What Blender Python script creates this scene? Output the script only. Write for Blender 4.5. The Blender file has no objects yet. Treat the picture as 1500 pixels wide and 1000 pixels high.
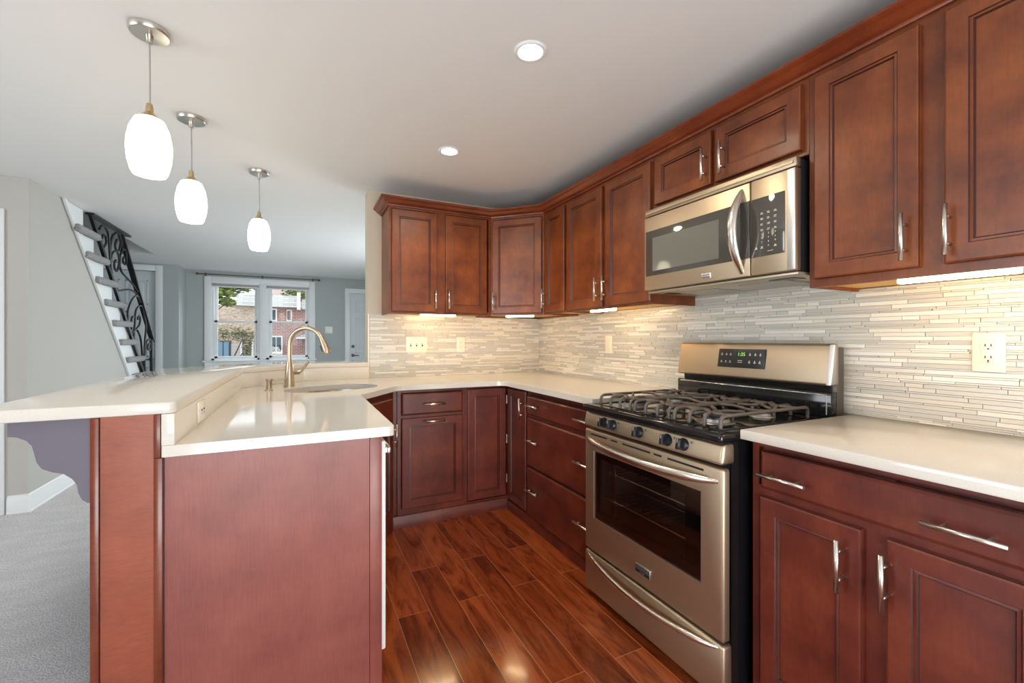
import bpy, bmesh, math, random
from mathutils import Vector, Matrix
R = math.radians
C = bpy.context.scene.collection
SC = bpy.context.scene
random.seed(7)

# ------------------------------------------------------------------ camera, world, lights
cam = bpy.data.cameras.new('camera'); camo = bpy.data.objects.new('camera', cam); C.objects.link(camo)
camo.location = (0, 0, 1.206); camo.rotation_euler = (R(90), 0, R(-26.0))
cam.sensor_width = 36.0; cam.lens = 36.0 * 635 / 1500; cam.shift_y = -0.002
cam.clip_start = 0.05; cam.clip_end = 200
SC.camera = camo
vs = SC.view_settings
vs.view_transform = 'Standard'; vs.look = 'None'; vs.gamma = 1.0; vs.use_curve_mapping = False
vs.exposure = 0.0
SC.cycles.max_bounces = 8; SC.cycles.diffuse_bounces = 5; SC.cycles.glossy_bounces = 4
SC.cycles.transparent_max_bounces = 10; SC.cycles.sample_clamp_indirect = 6.0
SC.cycles.use_denoising = True; SC.cycles.caustics_reflective = False; SC.cycles.caustics_refractive = False

W = bpy.data.worlds.new('world'); SC.world = W; W.use_nodes = True
bg = W.node_tree.nodes['Background']; bg.inputs[0].default_value = (0.86, 0.93, 1.0, 1); bg.inputs[1].default_value = 2.0

def lamp(name, kind, loc, rot, energy, color, **kw):
    l = bpy.data.lights.new(name, kind); l.energy = energy; l.color = color
    for k, v in kw.items(): setattr(l, k, v)
    o = bpy.data.objects.new(name, l); C.objects.link(o); o.location = loc; o.rotation_euler = rot
    return o
# daylight through the glazed patio door behind the camera, and through the front window; the fill lamps are added
lamp('daylight_patio_door', 'AREA', (0.1, -1.72, 1.10), (R(90), 0, 0), 28, (0.80, 0.90, 1.0), shape='RECTANGLE', size=2.3, size_y=1.95)
lamp('added_ceiling_fill', 'AREA', (0.1, -2.0, 0.55), (R(128), 0, 0), 86, (1.0, 0.965, 0.92), shape='RECTANGLE', size=2.3, size_y=1.0)  # added upward fill at the door, put in to brighten the ceiling
lamp('added_side_fill', 'AREA', (-3.72, 1.2, 1.45), (R(97), 0, R(-90)), 62, (0.93, 0.96, 1.0), shape='RECTANGLE', size=1.8, size_y=1.4)  # added fill lamp at an unseen side opening
lamp('added_living_fill', 'AREA', (2.13, 5.4, 1.32), (R(58), 0, R(90)), 95, (0.90, 0.97, 1.0), shape='RECTANGLE', size=1.8, size_y=1.3)  # added living-room fill, out of view behind the kitchen wall
lamp('daylight_front_window', 'AREA', (-0.6, 9.35, 2.75), (R(-58), 0, 0), 110, (0.90, 0.96, 1.0), shape='RECTANGLE', size=1.6, size_y=1.0)
SKY_SUN = lamp('sun', 'SUN', (0, 0, 12), (R(38), R(12), R(-60)), 0.8, (1.0, 0.96, 0.9), angle=R(20))

# ------------------------------------------------------------------ materials
def mat(name, color, rough=0.5, metal=0.0, spec=0.5, emit=None, es=0.0, coat=0.0, alpha=None):
    m = bpy.data.materials.new(name); m.use_nodes = True
    p = m.node_tree.nodes['Principled BSDF']
    p.inputs['Base Color'].default_value = (*color, 1); p.inputs['Roughness'].default_value = rough
    p.inputs['Metallic'].default_value = metal; p.inputs['Specular IOR Level'].default_value = spec
    if emit: p.inputs['Emission Color'].default_value = (*emit, 1); p.inputs['Emission Strength'].default_value = es
    if coat: p.inputs['Coat Weight'].default_value = coat; p.inputs['Coat Roughness'].default_value = 0.08
    return m
def nt(m): return m.node_tree.nodes, m.node_tree.links, m.node_tree.nodes['Principled BSDF']
def coords(m, scale=(1, 1, 1), rot=(0, 0, 0), loc=(0, 0, 0), kind='Object'):
    n, l, p = nt(m)
    tc = n.new('ShaderNodeTexCoord'); mp = n.new('ShaderNodeMapping')
    mp.inputs['Scale'].default_value = scale; mp.inputs['Rotation'].default_value = rot; mp.inputs['Location'].default_value = loc
    l.new(tc.outputs[kind], mp.inputs['Vector']); return mp.outputs['Vector']
def noise(m, vec, scale, detail=3, rough=0.55, dist=0.0):
    n, l, p = nt(m); t = n.new('ShaderNodeTexNoise')
    t.inputs['Scale'].default_value = scale; t.inputs['Detail'].default_value = detail
    t.inputs['Roughness'].default_value = rough; t.inputs['Distortion'].default_value = dist
    l.new(vec, t.inputs['Vector']); return t.outputs['Fac']
def ramp(m, fac, stops):
    n, l, p = nt(m); r = n.new('ShaderNodeValToRGB'); e = r.color_ramp.elements
    while len(e) < len(stops): e.new(0.5)
    for i, (pos, c) in enumerate(stops):
        e[i].position = pos; e[i].color = (*c, 1)
    l.new(fac, r.inputs['Fac']); return r.outputs['Color']
def mix(m, a, b, fac, mode='MIX'):
    n, l, p = nt(m); x = n.new('ShaderNodeMix'); x.data_type = 'RGBA'; x.blend_type = mode
    for sock, v in ((x.inputs[6], a), (x.inputs[7], b), (x.inputs[0], fac)):
        if isinstance(v, (int, float)): sock.default_value = v
        elif isinstance(v, tuple): sock.default_value = (*v, 1)
        else: l.new(v, sock)
    return x.outputs[2]
def to(m, out, name):
    n, l, p = nt(m); l.new(out, p.inputs[name])
def bump(m, fac, strength, dist=0.01):
    n, l, p = nt(m); b = n.new('ShaderNodeBump'); b.inputs['Strength'].default_value = strength; b.inputs['Distance'].default_value = dist
    l.new(fac, b.inputs['Height']); l.new(b.outputs['Normal'], p.inputs['Normal'])

def wood(name, dark, mid, light, rough=0.30, gscale=(9, 9, 1.2), grain=0.35, coat=0.15):
    m = mat(name, mid, rough, coat=coat)
    v = coords(m)
    blot = noise(m, v, 5.5, 4, 0.6)
    base = ramp(m, blot, [(0.30, dark), (0.5, mid), (0.72, light)])
    gv = coords(m, gscale)
    g = noise(m, gv, 14, 5, 0.65, 0.4)
    gcol = ramp(m, g, [(0.33, (0.52, 0.46, 0.44)), (0.6, (1, 1, 1))])
    to(m, mix(m, base, gcol, grain, 'MULTIPLY'), 'Base Color')
    return m
CH = wood('cherry_cabinet_wood', (0.100, 0.021, 0.006), (0.180, 0.042, 0.009), (0.27, 0.072, 0.016), rough=.34, coat=.05)
GLZ = mat('cherry_dark_glaze', (0.050, 0.012, 0.008), 0.35)
CROWN = wood('cherry_crown_wood', (0.11, 0.020, 0.006), (0.17, 0.031, 0.009), (0.22, 0.046, 0.013), gscale=(1.2, 9, 9))
CHL = wood('cherry_base_cool_sheen', (0.085, 0.015, 0.009), (0.140, 0.025, 0.014), (0.21, 0.045, 0.018), rough=0.34, coat=.08)  # same cherry, darker and more purple: reflected daylight put into the colour
VEN = wood('veneer_daylight_sheen', (0.215, 0.060, 0.050), (0.27, 0.078, 0.062), (0.32, 0.098, 0.076), rough=0.38, gscale=(14, 14, 0.9), grain=0.30, coat=0.05)  # lighter, pinker base colour carries the daylight sheen on the end panel
VENH = wood('red_veneer_horizontal', (0.22, 0.048, 0.024), (0.30, 0.070, 0.033), (0.36, 0.092, 0.045), rough=0.36, gscale=(1.5, 1.5, 14), grain=0.35, coat=0.05)
MAPLE = mat('maple_lining_warm_glow', (0.80, 0.45, 0.10), 0.5)  # orange base colour paints in the warm glow of the light bars
NICKEL = mat('brushed_nickel', (0.66, 0.62, 0.56), 0.28, 1.0)
def brushed(name, color, rough, axis):
    m = mat(name, color, rough, 1.0)
    sc = [1.5, 1.5, 1.5]
    for a in range(3):
        if a != axis: sc[a] = 260
    g = noise(m, coords(m, tuple(sc)), 1.0, 2, 0.5)
    n, l, p = nt(m)
    mr = n.new('ShaderNodeMapRange'); mr.inputs['To Min'].default_value = rough - 0.06; mr.inputs['To Max'].default_value = rough + 0.10
    l.new(g, mr.inputs['Value']); l.new(mr.outputs[0], p.inputs['Roughness'])
    return m
STEEL = brushed('stainless_warm_reflection', (0.50, 0.40, 0.285), 0.43, 0)  # bronze tint puts reflected warm light into the steel colour
STEELB = brushed('bright_stainless_edge', (0.66, 0.64, 0.63), 0.34, 2)
POLISH = mat('polished_steel', (0.72, 0.68, 0.62), 0.24, 1.0)
BASIN = mat('sink_steel', (0.50, 0.46, 0.41), 0.22, 1.0)
FAUCET = mat('brushed_bronze_nickel', (0.50, 0.41, 0.305), 0.34, 1.0)
BLK = mat('black_gloss_enamel', (0.008, 0.008, 0.009), 0.10)
BLKM = mat('black_satin_plastic', (0.012, 0.012, 0.014), 0.32)
KNOB_REFL = mat('dark_knob_plastic', (0.013, 0.015, 0.021), 0.20)  # slight blue in the black imitates reflections on the knobs
IRON = mat('cast_iron_warm_sheen', (0.11, 0.09, 0.078), 0.42, 0.2)  # black iron coloured lighter and browner to imitate reflections on the bars
IRONR = mat('black_wrought_iron', (0.012, 0.012, 0.014), 0.35)
GREYS = mat('grey_painted_metal', (0.13, 0.11, 0.10), 0.35, 0.6)
CAV = mat('oven_cavity_enamel', (0.11, 0.080, 0.070), 0.30)
ALU = mat('cast_aluminium', (0.42, 0.40, 0.37), 0.5, 1.0)
CHROME = mat('rack_wire', (0.70, 0.66, 0.6), 0.25, 1.0)
WHITE = mat('white_trim_paint', (0.80, 0.82, 0.83), 0.38)
WDOOR = mat('white_door_paint', (0.66, 0.71, 0.73), 0.40)
PLATE = mat('ivory_cover_plate', (0.84, 0.79, 0.66), 0.30)
DARKSLOT = mat('dark_slot', (0.03, 0.025, 0.02), 0.5)
REDBTN = mat('red_button', (0.30, 0.03, 0.02), 0.4)
INK = mat('pale_print', (0.72, 0.70, 0.64), 0.5)
DINK = mat('dark_print', (0.05, 0.045, 0.04), 0.5)
DIGIT = mat('green_clock_digits', (0.05, 0.08, 0.02), 0.4, emit=(0.35, 0.80, 0.12), es=1.1)
BULB = mat('downlight_lens', (0.9, 0.9, 0.9), 0.4, emit=(1.0, 0.97, 0.92), es=14)
LEDBAR = mat('led_bar_lens', (0.9, 0.88, 0.8), 0.4, emit=(1.0, 0.75, 0.41), es=36)
HINGE = mat('grey_hinge_metal', (0.30, 0.27, 0.25), 0.4, 0.8)
BRASS = mat('satin_brass_nickel', (0.60, 0.45, 0.25), 0.28, 1.0)
CORD = mat('grey_cord', (0.35, 0.34, 0.33), 0.5)
BLIND = mat('cellular_blind_fabric', (0.50, 0.49, 0.50), 0.8)
PURPLE = mat('grey_violet_paint', (0.135, 0.120, 0.155), 0.5)
DWW = mat('white_appliance_paint', (0.85, 0.87, 0.88), 0.30)

SHADE = mat('frosted_glass_shade', (0.9, 0.88, 0.84), 0.5)
_n, _l, _p = nt(SHADE)
_v = coords(SHADE, (1, 1, 70)); _g = noise(SHADE, _v, 3.0, 3, 0.6)
_c = ramp(SHADE, _g, [(0.36, (0.30, 0.26, 0.20)), (0.46, (0.9, 0.78, 0.58)), (0.60, (1.0, 0.88, 0.68))])
_l.new(_c, _p.inputs['Emission Color']); _p.inputs['Emission Strength'].default_value = 5.5

QZ = mat('cream_quartz', (0.80, 0.765, 0.70), 0.07)
_v = coords(QZ); _g = noise(QZ, _v, 520, 2, 0.5)
to(QZ, ramp(QZ, _g, [(0.30, (0.58, 0.55, 0.50)), (0.40, (0.70, 0.665, 0.60)), (0.62, (0.71, 0.675, 0.61)), (0.72, (0.80, 0.775, 0.72))]), 'Base Color')

def paint(name, color, rough=0.6):
    m = mat(name, color, rough, spec=0.3)
    bump(m, noise(m, coords(m), 220, 2), 0.05, 0.002); return m
CEIL = paint('white_ceiling_paint', (0.76, 0.755, 0.745))
WARMWALL = paint('warm_lit_wall_paint', (0.58, 0.51, 0.40))  # beige tint puts warm lamp light into the kitchen wall colour
GREY = paint('grey_wall_paint', (0.50, 0.485, 0.455))
TEAL = paint('grey_teal_wall_paint', (0.41, 0.445, 0.44))

CARPET = mat('grey_carpet_pile', (0.6, 0.58, 0.58), 0.95, spec=0.1)
_v = coords(CARPET)
_a = noise(CARPET, _v, 150, 3, 0.75); _b = noise(CARPET, coords(CARPET, (1, 2.5, 1)), 5, 3)
_cc = ramp(CARPET, _a, [(0.35, (0.42, 0.405, 0.405)), (0.5, (0.74, 0.72, 0.72)), (0.68, (0.90, 0.88, 0.87))])
_cd = ramp(CARPET, _b, [(0.40, (0.80, 0.79, 0.79)), (0.6, (1, 1, 1))])
to(CARPET, mix(CARPET, _cc, _cd, 0.35, 'MULTIPLY'), 'Base Color'); bump(CARPET, _a, 0.9, 0.01)
STCARP = mat('stair_tread_carpet', (0.42, 0.41, 0.41), 0.95, spec=0.1)
_a = noise(STCARP, coords(STCARP), 150, 3, 0.7)
to(STCARP, ramp(STCARP, _a, [(0.35, (0.16, 0.155, 0.15)), (0.66, (0.58, 0.57, 0.57))]), 'Base Color'); bump(STCARP, _a, 0.9, 0.01)

# plank floor: boards run along world Y
FLOOR = mat('glossy_red_brown_planks', (0.25, 0.06, 0.02), 0.16, coat=0.35)
_n, _l, _p = nt(FLOOR)
_vec = coords(FLOOR, (1, 1, 1), (0, 0, R(90)), (0, -0.516, 0))
br = _n.new('ShaderNodeTexBrick'); br.offset = 0.37; br.offset_frequency = 2; br.squash = 1
br.inputs['Scale'].default_value = 1.0; br.inputs['Brick Width'].default_value = 0.95; br.inputs['Row Height'].default_value = 0.138
br.inputs['Mortar Size'].default_value = 0.0010; br.inputs['Mortar Smooth'].default_value = 0.3; br.inputs['Bias'].default_value = 0
br.inputs['Color1'].default_value = (0, 0, 0, 1); br.inputs['Color2'].default_value = (1, 1, 1, 1); br.inputs['Mortar'].default_value = (0.5, 0.5, 0.5, 1)
_l.new(_vec, br.inputs['Vector'])
_tone = ramp(FLOOR, br.outputs['Color'], [(0.0, (0.200, 0.038, 0.010)), (0.5, (0.25, 0.049, 0.012)), (1.0, (0.30, 0.064, 0.016))])
_off = _n.new('ShaderNodeVectorMath'); _off.operation = 'MULTIPLY_ADD'; _off.inputs[1].default_value = (7.3, 3.1, 5.0)
_l.new(br.outputs['Color'], _off.inputs[0]); _l.new(coords(FLOOR, (5.5, 0.9, 1)), _off.inputs[2])
_g1 = noise(FLOOR, _off.outputs[0], 2.6, 6, 0.62, 1.3)
_gr = ramp(FLOOR, _g1, [(0.27, (0.16, 0.10, 0.10)), (0.43, (0.60, 0.50, 0.46)), (0.54, (1, 1, 1)), (0.72, (1.3, 1.35, 1.35))])
_t2 = mix(FLOOR, _tone, _gr, 0.9, 'MULTIPLY')
to(FLOOR, mix(FLOOR, _t2, (0.48, 0.22, 0.10), br.outputs['Fac']), 'Base Color')  # light seam colour paints in the highlight on the board bevels

TILES = [mat('mosaic_grey_glass', (0.54, 0.53, 0.49), 0.18), mat('mosaic_green_grey_glass', (0.58, 0.565, 0.51), 0.18),
         mat('mosaic_taupe_stone', (0.59, 0.555, 0.49), 0.35), mat('mosaic_white_marble', (0.76, 0.73, 0.66), 0.28),
         mat('mosaic_cream_marble', (0.70, 0.66, 0.58), 0.28)]
GROUT = mat('pale_grout', (0.60, 0.57, 0.50), 0.8)

GLASS = bpy.data.materials.new('clear_window_glass'); GLASS.use_nodes = True
def thin_glass(m, tint, gl):
    n = m.node_tree.nodes; l = m.node_tree.links; n.clear()
    o = n.new('ShaderNodeOutputMaterial'); t = n.new('ShaderNodeBsdfTransparent'); g = n.new('ShaderNodeBsdfGlossy'); x = n.new('ShaderNodeMixShader')
    w_ = n.new('ShaderNodeLayerWeight'); pw = n.new('ShaderNodeMath'); pw.operation = 'POWER'; pw.inputs[1].default_value = 5.0
    f = n.new('ShaderNodeMath'); f.operation = 'MULTIPLY_ADD'; f.inputs[1].default_value = 1 - gl; f.inputs[2].default_value = gl
    l.new(w_.outputs['Facing'], pw.inputs[0]); l.new(pw.outputs[0], f.inputs[0])
    t.inputs[0].default_value = (*tint, 1); g.inputs['Roughness'].default_value = 0.02
    l.new(f.outputs[0], x.inputs[0]); l.new(t.outputs[0], x.inputs[1]); l.new(g.outputs[0], x.inputs[2]); l.new(x.outputs[0], o.inputs[0])
thin_glass(GLASS, (0.97, 0.98, 0.98), 0.02)
SMOKE = bpy.data.materials.new('tinted_oven_glass'); SMOKE.use_nodes = True; thin_glass(SMOKE, (0.80, 0.74, 0.72), 0.06)
MWGLASS = mat('smoked_microwave_glass', (0.060, 0.055, 0.045), 0.06, spec=0.9)
MWMESH = mat('microwave_screen', (0.13, 0.125, 0.10), 0.06, spec=0.9)

# ------------------------------------------------------------------ mesh helpers
def box(bm, a, b, mi=0, bev=0.0, seg=2):
    a = Vector(a); b = Vector(b)
    vs_ = bmesh.ops.create_cube(bm, size=1.0, matrix=Matrix.Translation((a + b) / 2) @ Matrix.Diagonal((*(b - a), 1)))['verts']
    fs = {f for v in vs_ for f in v.link_faces}
    if bev:
        es = list({e for v in vs_ for e in v.link_edges})
        r = bmesh.ops.bevel(bm, geom=es, offset=bev, segments=seg, affect='EDGES', profile=0.5, clamp_overlap=True)
        fs = {f for f in fs if f.is_valid} | set(r['faces'])
    for f in fs: f.material_index = mi
def prism(bm, poly, z0, z1, mi=0):
    if sum(poly[i][0] * poly[(i + 1) % len(poly)][1] - poly[(i + 1) % len(poly)][0] * poly[i][1] for i in range(len(poly))) < 0: poly = poly[::-1]
    n = len(poly)
    lo = [bm.verts.new((x, y, z0)) for x, y in poly]; hi = [bm.verts.new((x, y, z1)) for x, y in poly]
    fs = [bm.faces.new(lo[::-1]), bm.faces.new(hi)]
    for i in range(n): fs.append(bm.faces.new((lo[i], lo[(i + 1) % n], hi[(i + 1) % n], hi[i])))
    for f in fs: f.material_index = mi
def extrude_poly(bm, pts, d, mi=0):
    """polygon of 3-D points extruded by the vector d"""
    d = Vector(d); lo = [bm.verts.new(p) for p in pts]; hi = [bm.verts.new(Vector(p) + d) for p in pts]; n = len(pts)
    fs = [bm.faces.new(lo), bm.faces.new(hi[::-1])]
    for i in range(n): fs.append(bm.faces.new((lo[(i + 1) % n], lo[i], hi[i], hi[(i + 1) % n])))
    for f in fs: f.material_index = mi
    bmesh.ops.recalc_face_normals(bm, faces=fs)
def tube(bm, pts, r, n=10, mi=0, closed=False, flat=1.0):
    pts = [Vector(p) for p in pts]; m = len(pts); rs = r if isinstance(r, (list, tuple)) else [r] * m
    rings = []; up = None
    for i, p in enumerate(pts):
        if closed: t = pts[(i + 1) % m] - pts[i - 1]
        else: t = pts[min(i + 1, m - 1)] - pts[max(i - 1, 0)]
        t.normalize()
        if up is None:
            up = Vector((0, 0, 1)) if abs(t.z) < 0.9 else Vector((1, 0, 0))
        s = t.cross(up); s.normalize(); u = s.cross(t); up = u
        rings.append([bm.verts.new(p + (s * math.cos(a) * flat + u * math.sin(a)) * rs[i]) for a in [2 * math.pi * k / n for k in range(n)]])
    fs = []
    for i in range(m if closed else m - 1):
        A, B = rings[i], rings[(i + 1) % m]
        for k in range(n): fs.append(bm.faces.new((A[k], A[(k + 1) % n], B[(k + 1) % n], B[k])))
    if not closed: fs += [bm.faces.new(rings[0][::-1]), bm.faces.new(rings[-1])]
    for f in fs: f.material_index = mi
    bmesh.ops.recalc_face_normals(bm, faces=fs)
def lathe(bm, prof, n=28, M=None, mi=0):
    M = M or Matrix(); rings = []
    for r, z in prof:
        if r < 1e-6: rings.append([bm.verts.new(M @ Vector((0, 0, z)))])
        else: rings.append([bm.verts.new(M @ Vector((r * math.cos(2 * math.pi * k / n), r * math.sin(2 * math.pi * k / n), z))) for k in range(n)])
    fs = []
    for A, B in zip(rings, rings[1:]):
        for k in range(n):
            a = A[k % len(A)], A[(k + 1) % len(A)]; b = B[k % len(B)], B[(k + 1) % len(B)]
            vs_ = []
            for v in (a[0], a[1], b[1], b[0]):
                if v not in vs_: vs_.append(v)
            if len(vs_) > 2: fs.append(bm.faces.new(vs_))
    for f in fs: f.material_index = mi
    bmesh.ops.recalc_face_normals(bm, faces=fs)
def slab(bm, outer, holes, z0, z1, mi=0):
    loops = [outer] + holes; es = []; rings = []
    for lp in loops:
        v = [bm.verts.new((x, y, z1)) for x, y in lp]; rings.append(v)
        es += [bm.edges.new((v[i], v[(i + 1) % len(v)])) for i in range(len(v))]
    top = [g for g in bmesh.ops.triangle_fill(bm, use_beauty=True, use_dissolve=False, edges=es)['geom'] if isinstance(g, bmesh.types.BMFace)]
    dup = {v: bm.verts.new((v.co.x, v.co.y, z0)) for r_ in rings for v in r_}
    fs = list(top)
    for f in top: fs.append(bm.faces.new([dup[v] for v in reversed(f.verts)]))
    for r_ in rings:
        for i in range(len(r_)):
            a, b = r_[i], r_[(i + 1) % len(r_)]
            fs.append(bm.faces.new((a, b, dup[b], dup[a])))
    for f in fs: f.material_index = mi
    bmesh.ops.recalc_face_normals(bm, faces=fs)
def fillet(poly, radii, n=6):
    """round the corners of a polygon"""
    out = []; m = len(poly)
    for i in range(m):
        r = radii.get(i, 0)
        p = Vector(poly[i]).to_2d(); a = Vector(poly[i - 1]).to_2d() - p; b = Vector(poly[(i + 1) % m]).to_2d() - p
        if not r: out.append((p.x, p.y)); continue
        A = p + a.normalized() * r; B = p + b.normalized() * r
        for k in range(n + 1):
            t = k / n; q = A * (1 - t) ** 2 + p * 2 * t * (1 - t) + B * t * t
            out.append((q.x, q.y))
    return out
def sweep(bm, path, prof, mi=0):
    """mitred sweep of a profile (outward offset, z) along a 2-D path; outward is to the right of travel"""
    P = [Vector(p) for p in path]; rings = []
    for i, p in enumerate(P):
        d0 = (P[i] - P[i - 1]).normalized() if i else None
        d1 = (P[i + 1] - P[i]).normalized() if i < len(P) - 1 else None
        n0 = Vector((d0.y, -d0.x)) if d0 else None; n1 = Vector((d1.y, -d1.x)) if d1 else None
        if n0 and n1: nn = (n0 + n1).normalized(); nn = nn / max(0.2, nn.dot(n0))
        else: nn = n0 or n1
        rings.append([bm.verts.new((p.x + nn.x * o, p.y + nn.y * o, z)) for o, z in prof])
    fs = []; m = len(prof)
    for A, B in zip(rings, rings[1:]):
        for k in range(m): fs.append(bm.faces.new((A[k], A[(k + 1) % m], B[(k + 1) % m], B[k])))
    fs += [bm.faces.new(rings[0]), bm.faces.new(rings[-1][::-1])]
    for f in fs: f.material_index = mi
    bmesh.ops.recalc_face_normals(bm, faces=fs)
def NB(): return bmesh.new()
def obj(name, bm, mats, parent=None, world=False, smooth=0.6, bevel=0.0):
    me = bpy.data.meshes.new(name)
    if smooth:
        for f in bm.faces: f.smooth = True
        for e in bm.edges:
            if len(e.link_faces) == 2 and e.calc_face_angle(3.2) > smooth: e.smooth = False
    bm.to_mesh(me); bm.free()
    for m in (mats if isinstance(mats, (list, tuple)) else [mats]): me.materials.append(m)
    o = bpy.data.objects.new(name, me); C.objects.link(o)
    if parent:
        o.parent = parent
        if world:
            p = parent; M = Matrix()
            while p: M = p.matrix_basis @ M; p = p.parent
            me.transform(M.inverted())
    if bevel:
        b = o.modifiers.new('bevel', 'BEVEL'); b.width = bevel; b.segments = 2; b.limit_method = 'ANGLE'; b.angle_limit = R(40)
    return o
def thing(name, label, cat, loc=(0, 0, 0), rz=0.0, group=None):
    o = bpy.data.objects.new(name, None); C.objects.link(o); o.empty_display_size = 0.1
    o.location = loc; o.rotation_euler = (0, 0, rz); o['label'] = label; o['category'] = cat
    if group: o['group'] = group
    return o
def tag(o, label, cat, group=None):
    o['label'] = label; o['category'] = cat
    if group: o['group'] = group
    return o
def struct(name, bm, mats, parent=None, **kw):
    o = obj(name, bm, mats, parent, **kw)
    if parent is None: o['kind'] = 'structure'
    return o
def text(bm, s, size, M, mi=0, depth=0.0004):
    cu = bpy.data.curves.new('t', 'FONT'); cu.body = s; cu.size = size; cu.extrude = depth; cu.align_x = 'CENTER'; cu.align_y = 'CENTER'
    o = bpy.data.objects.new('t', cu); C.objects.link(o)
    me = bpy.data.meshes.new_from_object(o)
    bpy.data.objects.remove(o); bpy.data.curves.remove(cu)
    me.transform(M); k = len(bm.faces); bm.from_mesh(me); bpy.data.meshes.remove(me)
    bm.faces.ensure_lookup_table()
    for f in bm.faces[k:]: f.material_index = mi
FRONT = Matrix.Rotation(R(90), 4, 'X')            # text that faces local -Y

def copy_thing(o, **props):
    r = o.copy(); C.objects.link(r)
    for ch in list(o.children):
        c = ch.copy(); C.objects.link(c); c.parent = r
        for g in list(ch.children):
            d = g.copy(); C.objects.link(d); d.parent = c
    for k, v in props.items(): r[k] = v
    return r

XW, YB, ZC, ZT = 1.948, 3.423, 0.914, 2.334     # right wall, back wall, counter height, ceiling
# ------------------------------------------------------------------ room shell
bm = NB(); box(bm, (-0.49, -1.6, -0.05), (XW, 3.56, 0)); struct('floor', bm, FLOOR)
bm = NB(); prism(bm, [(-3.6, -1.6), (-0.49, -1.6), (-0.49, 3.56), (XW, 3.56), (XW, 8.6), (-3.6, 8.6)], -0.05, 0.0); struct('floor_carpet', bm, CARPET)
bm = NB()
WX0, WX1, WY0, WY1 = -2.75, -1.75, 4.70, 7.32     # stairwell opening in the ceiling
for a, b in (((-3.7, -1.7), (XW + .1, WY0)), ((WX1, WY0), (XW + .1, 8.7)), ((-3.7, WY0), (WX0, 8.7)), ((WX0, WY1), (WX1, 8.7))):
    box(bm, (*a, ZT), (*b, ZT + 0.25))
box(bm, (WX0 - .1, WY0 - .1, 3.6), (WX1 + .1, WY1 + .1, 3.7))
for a, b in (((WX0 - .1, WY0 - .1), (WX0, WY1 + .1)), ((WX1, WY0 - .1), (WX1 + .1, WY1 + .1)), ((WX0, WY0 - .1), (WX1, WY0)), ((WX0, WY1), (WX1, WY1 + .1))):
    box(bm, (*a, ZT + 0.25), (*b, 3.6))
struct('ceiling', bm, CEIL)
bm = NB()
for a, b in (((-1.7, 0), (4.5, ZT)), ((6.3, 0), (8.7, ZT)), ((4.5, 0), (6.3, .75)), ((4.5, 2.05), (6.3, ZT))): box(bm, (XW, a[0], a[1]), (XW + .1, b[0], b[1]))
struct('wall_right', bm, TEAL)
bm = NB(); box(bm, (0.456, YB, 0), (XW, YB + .142, ZT)); struct('wall_back', bm, WARMWALL)
bm = NB()
for a, b in (((-3.7, 0), (-1.15, ZT)), ((1.35, 0), (XW + .1, ZT)), ((-1.15, 2.1), (1.35, ZT))): box(bm, (a[0], -1.7, a[1]), (b[0], -1.6, b[1]))
struct('wall_rear', bm, GREY)
bm = NB()
for a, b in (((-1.6, 0), (0.2, ZT)), ((2.2, 0), (8.7, ZT)), ((0.2, 0), (2.2, 0.7)), ((0.2, 2.2), (2.2, ZT))): box(bm, (-3.7, a[0], a[1]), (-3.6, b[0], b[1]))
struct('wall_left', bm, GREY)
SX = -1.715
bm = NB()                                          # wall with the cased doorway, left of the stairs
for a, b in (((-3.6, 0), (-2.72, ZT)), ((-1.92, 0), (SX, ZT)), ((-2.72, 2.03), (-1.92, ZT))): box(bm, (a[0], 4.22, a[1]), (b[0], 4.32, b[1]))
struct('wall_hall', bm, GREY)
SX = -1.715                                        # face of the wall under the stairs
def zline(y): return 2.334 - 1.028 * (y - 4.672)
bm = NB(); extrude_poly(bm, [(SX, 4.3202, 0), (SX, 4.3202, ZT), (SX, 4.672, ZT), (SX, 6.94, 0)], (-0.08, 0, 0)); struct('wall_stairs', bm, GREY)
bm = NB(); box(bm, (-2.85, 4.32, 0), (-2.75, 8.12, ZT + .02)); struct('wall_stairwell', bm, TEAL)
bm = NB()
for a, b in (((-3.6, 0), (-2.72, ZT)), ((-1.93, 0), (-1.66, ZT)), ((-2.72, 2.225), (-1.93, ZT))): box(bm, (a[0], 8.12, a[1]), (b[0], 8.22, b[1]))
box(bm, (-1.76, 8.22, 0), (-1.66, 8.6, ZT))
struct('wall_closet', bm, TEAL)
WL, WR, WB, WT = -1.33, 0.15, 0.86, 2.17           # front window opening
bm = NB()
for a, b in (((-3.7, 0), (WL, ZT)), ((WR, 0), (0.82, ZT)), ((WL, 0), (WR, WB)), ((WL, WT), (WR, ZT)), ((0.82, 2.075), (1.72, ZT)), ((1.72, 0), (XW, ZT))):
    box(bm, (a[0], 8.6, a[1]), (b[0], 8.72, b[1]))
struct('wall_front', bm, TEAL)

# baseboards
def baseboard(name, path):
    bm = NB(); sweep(bm, path, [(0, 0), (.018, 0), (.018, .010), (.014, .014), (.014, .095), (.009, .105), (.007, .118), (0, .125)]); struct(name, bm, WHITE)
baseboard('baseboard_stairs', [(-1.82, 4.22), (SX, 4.22), (SX, 6.75)][::-1][::-1])
baseboard('baseboard_front', [(-1.66, 8.12), (-1.66, 8.6), (0.73, 8.6)])
baseboard('baseboard_left', [(-3.6, -1.6), (-3.6, 4.22), (-2.83, 4.22)])

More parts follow.
